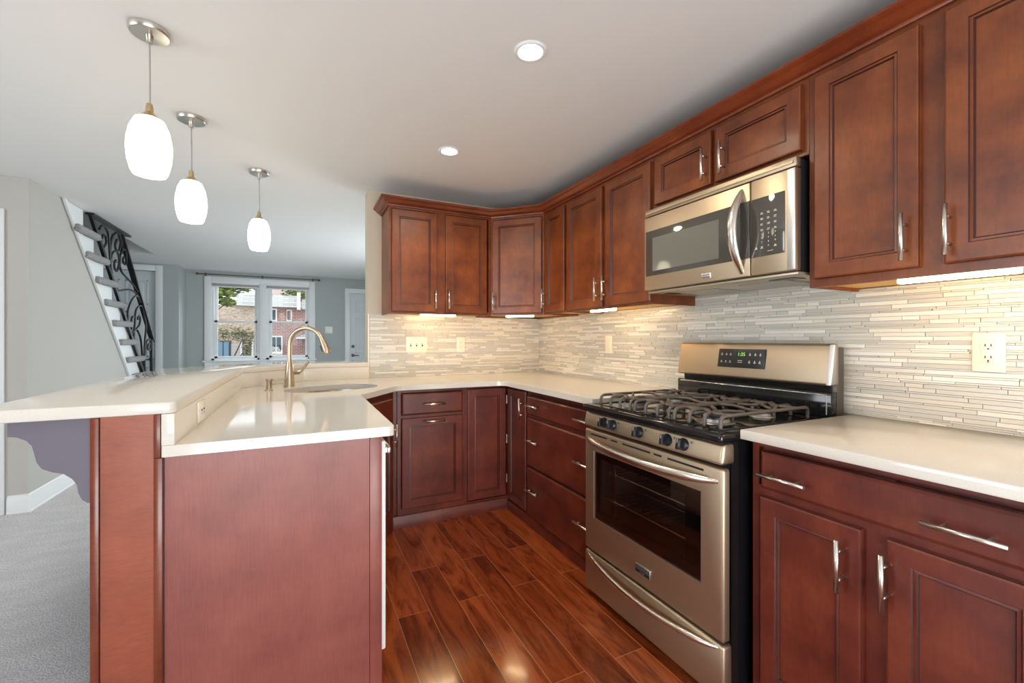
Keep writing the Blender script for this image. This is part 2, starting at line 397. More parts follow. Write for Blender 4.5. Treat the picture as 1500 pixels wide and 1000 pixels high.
def casing(bm, x0, x1, y, z0, z1, w=0.085, t=0.018, sill=False):
    """casing round an opening on a wall face at y that looks towards -Y"""
    for a, b in (((x0 - w, z0), (x0, z1 + w)), ((x1, z0), (x1 + w, z1 + w)), ((x0, z1), (x1, z1 + w))):
        box(bm, (a[0], y - t, a[1]), (b[0], y, b[1]), bev=.004)
def panel_door(name, x0, x1, y, z1, knob_left, lab=None):
    d = bpy.data.objects.new(name, None); C.objects.link(d); d.location = ((x0 + x1) / 2, y, 0); d['kind'] = 'structure'
    bm = NB(); casing(bm, x0, x1, y, 0, z1); obj('door_casing', bm, WHITE, d, world=True)
    bm = NB(); w = x1 - x0; box(bm, (x0 + .004, y + .03, .008), (x1 - .004, y + .065, z1 - .004))
    for px0, px1 in ((.12, .46), (.54, .88)):
        for pz0, pz1 in ((.22, .80), (.95, 1.62), (1.72, z1 - .14)):
            A, B = x0 + w * px0, x0 + w * px1
            for a, b in (((A, pz0), (A + .02, pz1)), ((B - .02, pz0), (B, pz1)), ((A, pz0), (B, pz0 + .02)), ((A, pz1 - .02), (B, pz1))):
                box(bm, (a[0], y + .024, a[1]), (b[0], y + .03, b[1]), bev=.002)
            box(bm, (A + .05, y + .022, pz0 + .05), (B - .05, y + .03, pz1 - .05), bev=.006)
    obj('door_slab', bm, WDOOR, d, world=True)
    kx = x0 + .06 if knob_left else x1 - .06
    bm = NB(); M = Matrix.Translation((kx, y + .03, .91)) @ Matrix.Rotation(R(90), 4, 'X')
    lathe(bm, [(0, 0), (.03, 0), (.03, .006), (.011, .010), (.011, .045), (0, .045)], 20, M)
    tube(bm, [(kx, y - .01, .91), (kx + (.1 if knob_left else -.1), y - .014, .905)], .008, 8)
    obj('door_handle', bm, GREYS, d, world=True)
    if knob_left:
        bm = NB(); lathe(bm, [(0, 0), (.03, 0), (.028, .014), (0, .014)], 20, Matrix.Translation((kx, y + .03, 1.075)) @ Matrix.Rotation(R(90), 4, 'X'))
        box(bm, (kx - .004, y - .002, 1.062), (kx + .004, y + .018, 1.088)); obj('deadbolt', bm, GREYS, d, world=True)
    return d
panel_door('door_1', 0.825, 1.715, 8.6, 2.07, True)
panel_door('door_2', -2.715, -1.938, 8.12, 2.222, False)
panel_door('door_3', -2.715, -1.915, 4.22, 2.02, False)

# rear patio door (behind the camera) for daylight; the side windows are unseen and added for fill
pd = bpy.data.objects.new('door_4', None); C.objects.link(pd); pd.location = (0.1, -1.65, 0); pd['kind'] = 'structure'
bm = NB()
for a, b in (((-1.15, 0), (-1.08, 2.1)), ((1.28, 0), (1.35, 2.1)), ((-1.15, 2.03), (1.35, 2.1)), ((-1.15, 0), (1.35, .07)), ((.06, .07), (.14, 2.03))): box(bm, (a[0], -1.67, a[1]), (b[0], -1.60, b[1]))
obj('door_frame', bm, WHITE, pd, world=True)
for x0, x1 in ((-1.08, .06), (.14, 1.28)):
    bm = NB(); box(bm, (x0, -1.645, .07), (x1, -1.64, 2.03)); obj('pane', bm, GLASS, pd, world=True)
wd = bpy.data.objects.new('added_window_2', None); C.objects.link(wd); wd.location = (-3.65, 1.2, 0.7); wd['kind'] = 'structure'  # unseen window, added to let side fill light in
bm = NB()
for a, b in (((.2, .7), (.26, 2.2)), ((2.14, .7), (2.2, 2.2)), ((.2, .7), (2.2, .76)), ((.2, 2.14), (2.2, 2.2)), ((1.17, .76), (1.23, 2.14))): box(bm, (-3.67, a[0], a[1]), (-3.6, b[0], b[1]))
obj('window_frame', bm, WHITE, wd, world=True)
wd3 = bpy.data.objects.new('added_window_3', None); C.objects.link(wd3); wd3.location = (XW + .05, 5.4, .75); wd3['kind'] = 'structure'  # unseen window behind the kitchen wall, added for the living-room fill
bm = NB()
for a, b in (((4.5, .75), (4.56, 2.05)), ((6.24, .75), (6.3, 2.05)), ((4.5, .75), (6.3, .81)), ((4.5, 1.99), (6.3, 2.05)), ((5.37, .81), (5.43, 1.99))): box(bm, (XW, a[0], a[1]), (XW + .07, b[0], b[1]))
obj('window_frame', bm, WHITE, wd3, world=True)
for y0, y1 in ((4.56, 5.37), (5.43, 6.24)):
    bm = NB(); box(bm, (XW + .035, y0, .81), (XW + .04, y1, 1.99)); obj('pane', bm, GLASS, wd3, world=True)
for y0, y1 in ((.26, 1.17), (1.23, 2.14)):
    bm = NB(); box(bm, (-3.645, y0, .76), (-3.64, y1, 2.14)); obj('pane', bm, GLASS, wd, world=True)

# front window: twin double-hung
w1 = bpy.data.objects.new('window_1', None); C.objects.link(w1); w1.location = (-0.59, 8.6, WB); w1['kind'] = 'structure'
bm = NB()
for a, b in (((WL - .085, WB), (WL + .01, WT + .075)), ((WR - .01, WB), (WR + .085, WT + .075)), ((WL, WT - .01), (WR, WT + .075)), ((-.635, WB), (-.535, WT))):
    box(bm, (a[0], 8.575, a[1]), (b[0], 8.6 if a[0] != -.635 else 8.70, b[1]), bev=.004)
obj('window_casing', bm, WHITE, w1, world=True)
bm = NB(); box(bm, (WL - .11, 8.545, WB - .028), (WR + .11, 8.72, WB), bev=.006); box(bm, (WL - .085, 8.582, WB - .09), (WR + .085, 8.6, WB - .028)); obj('window_sill', bm, WHITE, w1, world=True)
for x0, x1 in ((WL, -.635), (-.535, WR)):
    bm = NB()
    for a, b in (((x0, WB), (x0 + .045, WT)), ((x1 - .03, WB), (x1, WT)), ((x0, WT - .03), (x1, WT)), ((x0, WB), (x1, WB + .03))): box(bm, (a[0], 8.60, a[1]), (b[0], 8.70, b[1]))
    obj('window_frame', bm, WHITE, w1, world=True)
    for nm, zz0, zz1, yy in (('upper_sash', 1.49, WT - .03, 8.665), ('lower_sash', WB + .03, 1.525, 8.63)):
        bm = NB(); X0, X1 = x0 + .045, x1 - .03
        for a, b in (((X0, zz0), (X0 + .045, zz1)), ((X1 - .045, zz0), (X1, zz1)), ((X0, zz1 - .036), (X1, zz1)), ((X0, zz0), (X1, zz0 + .036))): box(bm, (a[0], yy, a[1]), (b[0], yy + .032, b[1]), bev=.003)
        s = obj(nm, bm, WHITE, w1, world=True)
        bm = NB(); box(bm, (X0 + .045, yy + .014, zz0 + .036), (X1 - .045, yy + .018, zz1 - .036)); obj('pane', bm, GLASS, s, world=True)

# ------------------------------------------------------------------ mosaic backsplash
def mosaic(length, z0, z1, rng):
    """strip mosaic in a local frame: x along the wall, y 0 (wall) to -thickness, z up"""
    bm = NB(); box(bm, (0, -.003, z0), (length, -.0005, z1), 5)
    z = z0 + .001
    while z < z1 - .004:
        thin = rng.random() < 0.38; h = .0068 if thin else .0148
        h = min(h, z1 - z); x = -rng.random() * .1
        while x < length:
            L = rng.choice([.05, .075, .10, .15, .15, .20, .26]); a, b = max(0, x), min(length, x + L - .0016)
            if b - a > .004:
                k = rng.choices([0, 1, 2, 3, 4], [5, 4, 2.0, 1.4, 2.2] if thin else [3.0, 2.6, 2.0, 4.4, 2.6])[0]
                dpt = .0075 + (.0012 if k >= 2 else 0) + rng.random() * .0012
                vs_ = [bm.verts.new(p) for p in ((a, -dpt, z), (b, -dpt, z), (b, -dpt, z + h - .0014), (a, -dpt, z + h - .0014), (a, -.002, z), (b, -.002, z), (b, -.002, z + h - .0014), (a, -.002, z + h - .0014))]
                for q in ((0, 1, 2, 3), (4, 5, 1, 0), (3, 2, 6, 7), (5, 6, 2, 1), (4, 0, 3, 7)):
                    bm.faces.new([vs_[i] for i in q]).material_index = k
            x += L
        z += h
    return bm
rng = random.Random(11)
o = struct('wall_mosaic_back', mosaic(XW - .470 - .010, ZC, 1.400, rng), TILES + [GROUT], smooth=0); o.location = (.470, YB, 0)
bm = NB(); box(bm, (.456, YB - .010, ZC), (.469, YB, 1.402), bev=.003); struct('trim_1', bm, PLATE)
o = struct('wall_mosaic_right', mosaic(YB - .25, ZC, 1.400, rng), TILES + [GROUT], smooth=0); o.location = (XW, YB, 0); o.rotation_euler = (0, 0, R(-90))
o = struct('wall_mosaic_hood', mosaic(.762, 1.400, 1.448, rng), TILES + [GROUT], smooth=0); o.location = (XW, 1.692, 0); o.rotation_euler = (0, 0, R(-90))

# ------------------------------------------------------------------ cabinets
HANDLES = {}
def handle_mesh(L, vertical):
    k = (L, vertical)
    if k not in HANDLES:
        bm = NB(); d = Vector((0, 0, 1)) if vertical else Vector((1, 0, 0)); h = L / 2
        tube(bm, [-d * h + Vector((0, -.034, 0)), d * h + Vector((0, -.034, 0))], .0062, 12)
        for s in (-1, 1):
            q = d * (s * (h - .032)); tube(bm, [q, q + Vector((0, -.031, 0))], .0045, 8)
        for f in bm.faces: f.smooth = len(f.verts) == 4
        me = bpy.data.meshes.new('handle'); bm.to_mesh(me); bm.free(); me.materials.append(NICKEL); HANDLES[k] = me
    return HANDLES[k]
def put_handle(parent, x, y, z, vertical, L=.14):
    h = bpy.data.objects.new('handle', handle_mesh(L, vertical)); C.objects.link(h); h.parent = parent; h.location = (x, y, z)
    h['label'] = 'brushed nickel bar handle'; return h
def rect_loops(bm, x0, x1, z0, z1, loops, fill=0):
    """nested rectangles (inset, y, material) joined by quads, the last one filled"""
    prev = None; fs = []
    for ins, y, mi in loops:
        r = [bm.verts.new(p) for p in ((x0 + ins, y, z0 + ins), (x1 - ins, y, z0 + ins), (x1 - ins, y, z1 - ins), (x0 + ins, y, z1 - ins))]
        if prev:
            for k in range(4):
                f = bm.faces.new((prev[k], prev[(k + 1) % 4], r[(k + 1) % 4], r[k])); f.material_index = mi; fs.append(f)
        prev = r
    f = bm.faces.new(prev); f.material_index = fill; fs.append(f)
    return fs
T = .020
def door_bm(x0, x1, z0, z1, f=.050):
    bm = NB()
    rect_loops(bm, x0, x1, z0, z1, [(0, 0, 0), (0, -T + .005, 0), (.0015, -T + .002, 1), (.006, -T, 0), (f, -T, 0), (f + .0025, -T + .004, 1), (f + .009, -T + .003, 0), (f + .012, -T + .009, 1), (f + .0135, -T + .009, 1)])
    return bm
def drawer_bm(x0, x1, z0, z1):
    bm = NB()
    rect_loops(bm, x0, x1, z0, z1, [(0, 0, 0), (0, -T + .008, 0), (.002, -T + .005, 1), (.010, -T, 0)])
    return bm
def cabinet(name, label, x, y, rz, w, z0, z1, depth, doors=(), drawers=(), wood_=CH, upper=True, rails=(), group=None, carcass=None, frame=True, stiles=()):
    t = thing(name, label, 'cabinet', (x, y, z0), rz, group); H = z1 - z0
    bm = NB()
    if carcass: carcass(bm)
    else:
        if upper:
            for a, b in (((0, .019, 0), (.012, depth, H)), ((w - .012, .019, 0), (w, depth, H)), ((.012, depth - .008, .012), (w - .012, depth, H)), ((.012, .019, H - .012), (w - .012, depth - .008, H))): box(bm, a, b)
        else: box(bm, (0, .019, 0), (w, depth, H))
    obj('cabinet_body', bm, wood_, t, world=bool(carcass))
    if upper and not carcass:
        bm = NB(); box(bm, (.0122, .0192, .013), (w - .0122, depth - .0082, .024)); p = obj('bottom_panel', bm, MAPLE, t); p['label'] = 'wood underside panel coloured with orange light-bar glow'
    if frame:
        bm = NB(); s = .022
        lo, hi = (.028, H - .03) if upper else (.02 + z0 * 0, H - .02)
        for a, b in (((0, 0), (s, H)), ((w - s, 0), (w, H)), ((s, 0), (w - s, lo)), ((s, hi), (w - s, H))): box(bm, (a[0], 0, a[1]), (b[0], .0188, b[1]))
        for x0_, x1_ in stiles: box(bm, (x0_, 0.0002, 0.028), (x1_, .0186, H - .03))
        for r0, r1 in rails: box(bm, (s, .0001, r0 - z0), (w - s, .0187, r1 - z0))
        obj('face_frame', bm, wood_, t)
    for x0, x1, a, b, hx, hz, vert in doors:
        d = obj('door', door_bm(x0, x1, a - z0, b - z0), [wood_, GLZ], t, smooth=0)
        if hx is not None: put_handle(d, hx, -T, hz - z0, vert)
    for x0, x1, a, b, hs in drawers:
        d = obj('drawer_front', drawer_bm(x0, x1, a - z0, b - z0), [wood_, GLZ], t, smooth=0)
        for hx, hz in hs: put_handle(d, hx, -T, hz - z0, False)
    return t
D = .307; UZ0, UZ1 = 1.39, 2.165; DZ0, DZ1 = 1.404, 2.128; FX = XW - D; FY = YB - D
GU, GL = 'wall cabinets', 'base cabinets'
cabinet('wall_cabinet', 'two-door cherry wall cabinet on the back wall, at the end beside the opening', .558, FY, 0, .780, UZ0, UZ1, D - .001,
        doors=[(.016, .344, DZ0, DZ1, .324, 1.498, True), (.406, .739, DZ0, DZ1, .424, 1.501, True)], group=GU, stiles=[(.34, .41)])
# corner wall cabinet with a diagonal door
def corner_carcass(bm):
    for a, b in (((1.3385, FY + .012), (1.3385, YB - .001)), ((1.3385, YB - .001), (XW - .001, YB - .001)), ((XW - .001, YB - .001), (XW - .001, 2.8135)), ((XW - .001, 2.8135), (FX + .012, 2.8135))):
        d = (Vector(b) - Vector(a)).normalized(); n = Vector((d.y, -d.x)) * .010
        prism(bm, [a, b, (b[0] + n.x, b[1] + n.y), (a[0] + n.x, a[1] + n.y)], UZ0, UZ1)
    prism(bm, [(1.352, FY + .02), (1.352, YB - .014), (XW - .014, YB - .014), (XW - .014, 2.827), (FX + .02, 2.827)], UZ1 - .012, UZ1)
t = cabinet('wall_cabinet', 'cherry corner wall cabinet with one diagonal door', 1.3385, FY, R(-45), .4278, UZ0, UZ1, .3,
            doors=[(.016, .410, DZ0, DZ1, .034, 1.50, True)], group=GU, carcass=corner_carcass)
bm = NB(); prism(bm, [(1.353, FY + .02), (1.353, YB - .014), (XW - .014, YB - .014), (XW - .014, 2.828), (FX + .02, 2.828)], UZ0 + .013, UZ0 + .024)
p = obj('bottom_panel', bm, MAPLE, t, world=True); p['label'] = 'wood underside panel coloured with orange light-bar glow'
RZ = R(-90)
cabinet('wall_cabinet', 'narrow single-door cherry wall cabinet on the right wall next to the corner', FX, 2.812, RZ, .311, UZ0, UZ1, D - .001,
        doors=[(.037, .296, DZ0, DZ1, .052, 1.505, True)], group=GU)
cabinet('wall_cabinet', 'two-door cherry wall cabinet left of the microwave', FX, 2.5, RZ, .807, UZ0, UZ1, D - .001,
        doors=[(.017, .397, DZ0, DZ1, .372, 1.508, True), (.429, .799, DZ0, DZ1, .446, 1.508, True)], group=GU, stiles=[(.39, .44)])
cabinet('wall_cabinet', 'short two-door cherry wall cabinet above the microwave', FX, 1.692, RZ, .7615, 1.872, UZ1, D - .001,
        doors=[(.020, .360, 1.890, DZ1, .339, 1.978, True), (.381, .743, 1.890, DZ1, .430, 1.978, True)], group=GU, stiles=[(.355, .39)])
cabinet('wall_cabinet', 'tall two-door cherry wall cabinet right of the microwave', FX, .9295, RZ, .68, UZ0, UZ1, D - .001,
        doors=[(.023, .313, 1.418, DZ1, .284, 1.508, True), (.367, .657, 1.418, DZ1, .381, 1.508, True)], group=GU, stiles=[(.30, .38)])
# crown moulding
bm = NB()
sweep(bm, [(.557, YB - .002), (.557, FY - .001), (1.3385, FY - .001), (FX - .001, 2.813), (FX - .001, .24)],
      [(0, 2.148), (.010, 2.148), (.012, 2.153), (.012, 2.158), (.017, 2.160), (.026, 2.163), (.036, 2.171), (.045, 2.182), (.048, 2.184), (.052, 2.185), (.060, 2.192), (.062, 2.194), (.062, 2.203), (0, 2.203)])
tag(obj('crown_moulding', bm, CROWN), 'cherry crown moulding along the top of all the wall cabinets', 'moulding')

# base cabinets
BZ = .882; BX = XW - .61; BY = YB - .61
def toe(bm, a, b): pass
P1, P2 = Vector((.245, 2.43)), Vector((.524, 2.782)); dg = P2 - P1; ang = math.atan2(dg.y, dg.x); wl = dg.length
def sink_carcass(bm):
    n = Vector((-dg.y, dg.x)).normalized() * .02; a = P1 + n; b = P2 + n - dg.normalized() * .045
    prism(bm, [(a.x, a.y), (b.x, b.y), (.50, 3.38), (.03, 3.37), (-.30, 3.04), (-.30, 2.45)], 0, .60)
cabinet('base_cabinet', 'cherry sink base cabinet set diagonally under the sink', P1.x, P1.y, ang, wl, 0, BZ, .3,
        doors=[(.03, wl - .03, .105, .690, wl - .055, .613, True)], drawers=[(.03, wl - .03, .708, .842, [])], wood_=CHL, upper=False, group=GL, carcass=sink_carcass, rails=[(.69, .71), (0, .105), (.838, .864)])
t = cabinet('base_cabinet', 'cherry base cabinet on the back wall with a drawer over a pull-out door', .556, BY, 0, .455, 0, BZ, .60,
        doors=[(.024, .435, .118, .697, .2315, .674, False)], drawers=[(.024, .435, .718, .858, [(.2315, .785)])], wood_=CHL, upper=False, rails=[(.69, .725), (0, .118)], group=GL)
bm = NB(); box(bm, (-.027, .021, .0), (-.0005, .038, .88)); obj('filler_strip', bm, CHL, t)
# corner (lazy susan) cabinet
def susan_carcass(bm):
    prism(bm, [(1.0115, BY + .02), (1.0115, YB - .002), (XW - .002, YB - .002), (XW - .002, 2.502), (BX + .02, 2.502), (BX + .02, BY + .02)], 0, BZ)
t = cabinet('base_cabinet', 'cherry L-shaped corner base cabinet with two folding door leaves', 1.0115, BY, 0, .327, 0, BZ, .6, upper=False, wood_=CHL, group=GL, carcass=susan_carcass, frame=False)
bm = NB(); box(bm, (0, 0, 0), (.018, .018, BZ)); box(bm, (0, .0002, 0), (.327, .0182, .088)); box(bm, (0, .0002, .868), (.327, .0182, BZ))
box(bm, (.327, -.311, 0), (.3445, .018, .085)); box(bm, (.327, -.311, .866), (.3445, .018, BZ)); obj('face_frame', bm, CHL, t)
d = obj('door', door_bm(.016, .303, .10, .866), [CHL, GLZ], t, smooth=0)
for z in (.22, .5, .78):
    bm = NB(); box(bm, (.3055, -.02, z - .03), (.3105, -.006, z + .03)); tube(bm, [(.308, -.0225, z - .03), (.308, -.0225, z + .03)], .004, 8)
    obj('hinge', bm, HINGE, d)['label'] = 'grey metal hinge on the folding edge'
d = obj('door', door_bm(.032, .304, .085, .862, f=.045), [CHL, GLZ], t, smooth=0)
d.location = (.327, 0, 0); d.rotation_euler = (0, 0, RZ); put_handle(d, .282, -T, .749, True)
# three-drawer bank
cabinet('base_cabinet', 'cherry three-drawer base cabinet between the corner and the range', BX, 2.5005, RZ, .767, 0, BZ, .605,
        drawers=[(.012, .755, .723, .842, [(.124, .787), (.663, .787)]), (.012, .755, .395, .702, [(.124, .565), (.663, .565)]), (.012, .755, .070, .383, [(.124, .252), (.663, .252)])],
        wood_=CHL, upper=False, rails=[(.69, .73), (.37, .40), (0, .07)], group=GL)
cabinet('base_cabinet', 'cherry base cabinet right of the range with a wide drawer over two doors', BX, .9345, RZ, .684, 0, BZ, .605,
        doors=[(.034, .315, .10, .707, .274, .601, True), (.368, .648, .10, .707, .373, .605, True)], drawers=[(.036, .648, .733, .851, [(.121, .784), (.518, .784)])],
        wood_=CHL, upper=False, rails=[(.70, .738), (0, .10)], stiles=[(.30, .38)], group=GL)
cabinet('base_cabinet', 'narrow cherry base cabinet between the dishwasher and the sink', .2285, 2.116, R(90), .30, 0, BZ, .53,
        doors=[(.012, .288, .105, .690, .03, .60, True)], drawers=[(.012, .288, .708, .842, [(.15, .78)])], wood_=CHL, upper=False, rails=[(.69, .71)], group=GL)
# plinth boards
def plinth(path, name, lab, h=.078):
    bm = NB(); sweep(bm, path, [(0, 0), (.012, 0), (.012, h - .008), (.008, h - .002), (0, h)]); tag(obj(name, bm, CHL), lab, 'plinth')
plinth([(.536, BY + .02), (.536, BY - .0005), (BX - .013, BY - .0005)], 'plinth_board', 'cherry plinth board along the floor under the back base cabinets')
plinth([(BX - .0005, BY - .02), (BX - .0005, 1.74)], 'plinth_board', 'cherry plinth board along the floor under the drawer cabinet', .066)

# peninsula: dishwasher, end panel, knee wall
t = thing('dishwasher', 'white dishwasher at the near end of the peninsula, seen edge-on', 'dishwasher', (.232, 1.518, 0), R(90))
bm = NB(); box(bm, (0, .03, .10), (.594, .54, .868)); obj('tub', bm, DWW, t)
bm = NB(); box(bm, (0, -.030, .15), (.594, .029, .862), bev=.006); d = obj('door', bm, DWW, t)
bm = NB(); box(bm, (.06, -.058, .80), (.534, -.046, .822), bev=.004); box(bm, (.07, -.047, .803), (.09, -.0302, .819)); box(bm, (.504, -.047, .803), (.524, -.0302, .819)); obj('handle', bm, NICKEL, d)
bm = NB(); box(bm, (0, .02, .005), (.594, .06, .098)); obj('kick_plate', bm, BLKM, t)
t = thing('end_panel', 'wide red wood veneer panel closing the end of the peninsula', 'panel', (-.05, 1.50, 0))
bm = NB(); box(bm, (-.3385, 1.500, 0), (.205, 1.515, BZ)); obj('panel', bm, VEN, t, world=True)
bm = NB(); box(bm, (.2062, 1.497, 0), (.245, 1.516, BZ), bev=.0015); obj('edge_strip', bm, VEN, t, world=True)
K = [(-.343, 1.5), (-.343, 3.062), (.008, 3.413), (.455, 3.413)]; KF = [(-.473, 1.5), (-.473, 3.116), (-.046, 3.543), (.455, 3.543)]
bm = NB(); prism(bm, K + KF[::-1], 0, 1.0015); struct('wall_knee', bm, PURPLE)
t = thing('pony_wall_panel', 'narrow red wood panel with edge strips capping the end of the bar wall', 'panel', (-.415, 1.4845, 0))
bm = NB(); box(bm, (-.4702, 1.4885, 0), (-.3595, 1.4995, 1.0015)); obj('panel', bm, VENH, t, world=True)
bm = NB(); box(bm, (-.490, 1.4835, 0), (-.4715, 1.4995, 1.0015), bev=.003); obj('edge_strip', bm, CROWN, t, world=True)
bm = NB(); box(bm, (-.3592, 1.4835, 0), (-.3392, 1.4995, .8825), bev=.003); box(bm, (-.3592, 1.4835, .8825), (-.3435, 1.4995, 1.0015), bev=.002); obj('edge_strip', bm, CROWN, t, world=True)
prof = [(-.654, 1.0012), (-.654, .964), (-.637, .961), (-.62, .951), (-.61, .937), (-.605, .914), (-.601, .893), (-.591, .876), (-.573, .866), (-.55, .858), (-.534, .843), (-.525, .827), (-.522, .804), (-.515, .786), (-.504, .776), (-.4745, .774), (-.4745, 1.0012)]
bm = NB(); extrude_poly(bm, [(x, 1.515, z) for x, z in prof], (0, .038, 0))
tag(obj('corbel', bm, PURPLE, smooth=.9), 'grey-violet scrolled bracket under the bar overhang', 'bracket')

# ------------------------------------------------------------------ worktops
def ellipse(cx, cy, a, b, deg, n=40, e=2.4):
    out = []; c, s = math.cos(R(deg)), math.sin(R(deg))
    for k in range(n):
        th = 2 * math.pi * k / n; x = a * math.copysign(abs(math.cos(th)) ** (2 / e), math.cos(th)); y = b * math.copysign(abs(math.sin(th)) ** (2 / e), math.sin(th))
        out.append((cx + x * c - y * s, cy + x * s + y * c))
    return out
SINK = (.178, 2.825, .265, .185, 22)
CX = XW - .665
poly = [(-.3425, 1.4845), (.286, 1.4845), (.286, 2.405), (.548, 2.772), (CX, 2.758), (CX, 1.7335), (XW - .0005, 1.7335), (XW - .0005, YB - .0005), (.4555, YB - .0005), (.4555, 3.410), (.008, 3.410), (-.3425, 3.060)]
poly = fillet(poly, {0: .004, 1: .02, 2: .02, 3: .05, 4: .07})
bm = NB(); slab(bm, poly, [ellipse(*SINK)], .883, ZC)
tag(obj('countertop', bm, QZ, smooth=.5, bevel=.003), 'cream quartz countertop running from the peninsula past the sink to the range', 'countertop')
bm = NB(); prism(bm, [(CX, .24), (CX, .9415), (XW - .0005, .9415), (XW - .0005, .24)], .883, ZC)
tag(obj('countertop', bm, QZ, bevel=.003), 'short cream quartz countertop right of the range', 'countertop')
IN = [(-.313, 1.4850), (-.313, 3.050), (.020, 3.3835), (.4555, 3.3835)]; OUT = [(-.3425, 1.4850), (-.3425, 3.0625), (.0082, 3.4128), (.4555, 3.4128)]
bm = NB(); prism(bm, IN + OUT[::-1], ZC + .0003, 1.0012)
tag(obj('quartz_upstand', bm, QZ, bevel=.001), 'low cream quartz upstand between the countertop and the raised bar', 'upstand')
bar = [(-.73, 1.4845), (-.311, 1.4845), (-.311, 3.049), (.021, 3.381), (.4550, 3.381), (.4550, 3.80), (-.153, 3.80), (-.73, 3.223)]
bm = NB(); prism(bm, fillet(bar, {0: .02, 1: .022, 7: .03}), 1.0018, 1.0335)
tag(obj('bar_top', bm, QZ, smooth=.5, bevel=.004), 'raised cream quartz breakfast bar with an angled corner', 'bar')

# sink
e = ellipse(*SINK); bm = NB(); cx, cy = SINK[0], SINK[1]
rings = []
for s, z in ((1.06, .8822), (1.012, .8822), (1.0, .872), (.985, .74), (.93, .715), (.5, .709), (.12, .706)):
    rings.append([bm.verts.new((cx + (x - cx) * s, cy + (y - cy) * s, z)) for x, y in e])
for A, B in zip(rings, rings[1:]):
    for k in range(len(e)): bm.faces.new((A[k], A[(k + 1) % len(e)], B[(k + 1) % len(e)], B[k]))
bm.faces.new(rings[-1]); bmesh.ops.recalc_face_normals(bm, faces=bm.faces)
for f in bm.faces: f.normal_flip()
t = thing('sink', 'stainless steel undermount sink in the corner countertop', 'sink', (cx, cy, .705))
b_ = obj('basin', bm, BASIN, t, world=True, smooth=1.0)
bm = NB(); lathe(bm, [(0, .7085), (.03, .7085), (.042, .7115), (.045, .708)], 20, Matrix.Translation((cx, cy, .001))); obj('drain', bm, NICKEL, t, world=True)

# faucet
FB = Vector((-.062, 3.02, ZC)); fd = Vector((.86, -.51, 0)).normalized()
t = thing('faucet', 'bronze-toned gooseneck kitchen faucet behind the sink', 'faucet', FB)
bm = NB(); lathe(bm, [(.031, 0), (.031, .006), (.029, .012), (.028, .05), (.024, .10), (.019, .14), (.017, .152), (0, .152)], 28); obj('base', bm, FAUCET, t, smooth=.8)
bm = NB(); pts = [Vector((0, 0, .145)), Vector((0, 0, .20)), Vector((0, 0, .255))]
rr = .108
for k in range(1, 15):
    a = math.pi - k * R(11.6); pts.append(fd * (rr + rr * math.cos(a)) + Vector((0, 0, .255 + rr * math.sin(a))))
tube(bm, pts, .0135, 14); obj('spout', bm, FAUCET, t, smooth=.9)
e0 = pts[-1]; ed = (pts[-1] - pts[-2]).normalized()
bm = NB(); tube(bm, [e0 - ed * .004, e0 + ed * .02, e0 + ed * .055, e0 + ed * .085, e0 + ed * .089], [.0155, .017, .021, .024, .022], 18); h_ = obj('spray_head', bm, FAUCET, t, smooth=.9)
bm = NB(); q = e0 + ed * .05; sd = Vector((0, 0, 1)).cross(fd); box(bm, (-.006, -.005, -.02), (.006, .005, .02), bev=.003)
bm.transform(Matrix.Translation(q - fd * .022 + Vector((0, 0, -.006))) @ Matrix.Rotation(math.atan2(fd.y, fd.x), 4, 'Z') @ Matrix.Rotation(R(-24), 4, 'Y')); obj('spray_button', bm, BLKM, h_, world=False)
bm = NB(); hd = Vector((.94, .34, 0)).normalized()
tube(bm, [hd * .015 + Vector((0, 0, .085)), hd * .060 + Vector((0, 0, .088))], [.016, .0145], 14)
tube(bm, [hd * .058 + Vector((0, 0, .088)), hd * .075 + Vector((0, 0, .098)), hd * .115 + Vector((0, 0, .150))], [.010, .008, .0075], 10); obj('lever', bm, FAUCET, t, smooth=.9)
SB = Vector((-.162, 2.84, ZC)); t = thing('soap_dispenser', 'small bronze-toned soap pump beside the faucet', 'soap dispenser', SB)
bm = NB(); lathe(bm, [(.024, 0), (.023, .004), (.015, .010), (.014, .045), (.0165, .052), (.0165, .058), (0, .058)], 22); obj('body', bm, FAUCET, t, smooth=.8)
bm = NB(); lathe(bm, [(.018, .0582), (.019, .064), (.016, .068), (0, .068)], 22); tube(bm, [Vector((0, 0, .061)), Vector((.05, .005, .062)), Vector((.088, .01, .066))], [.006, .005, .004], 8); obj('pump_head', bm, FAUCET, t, smooth=.8)

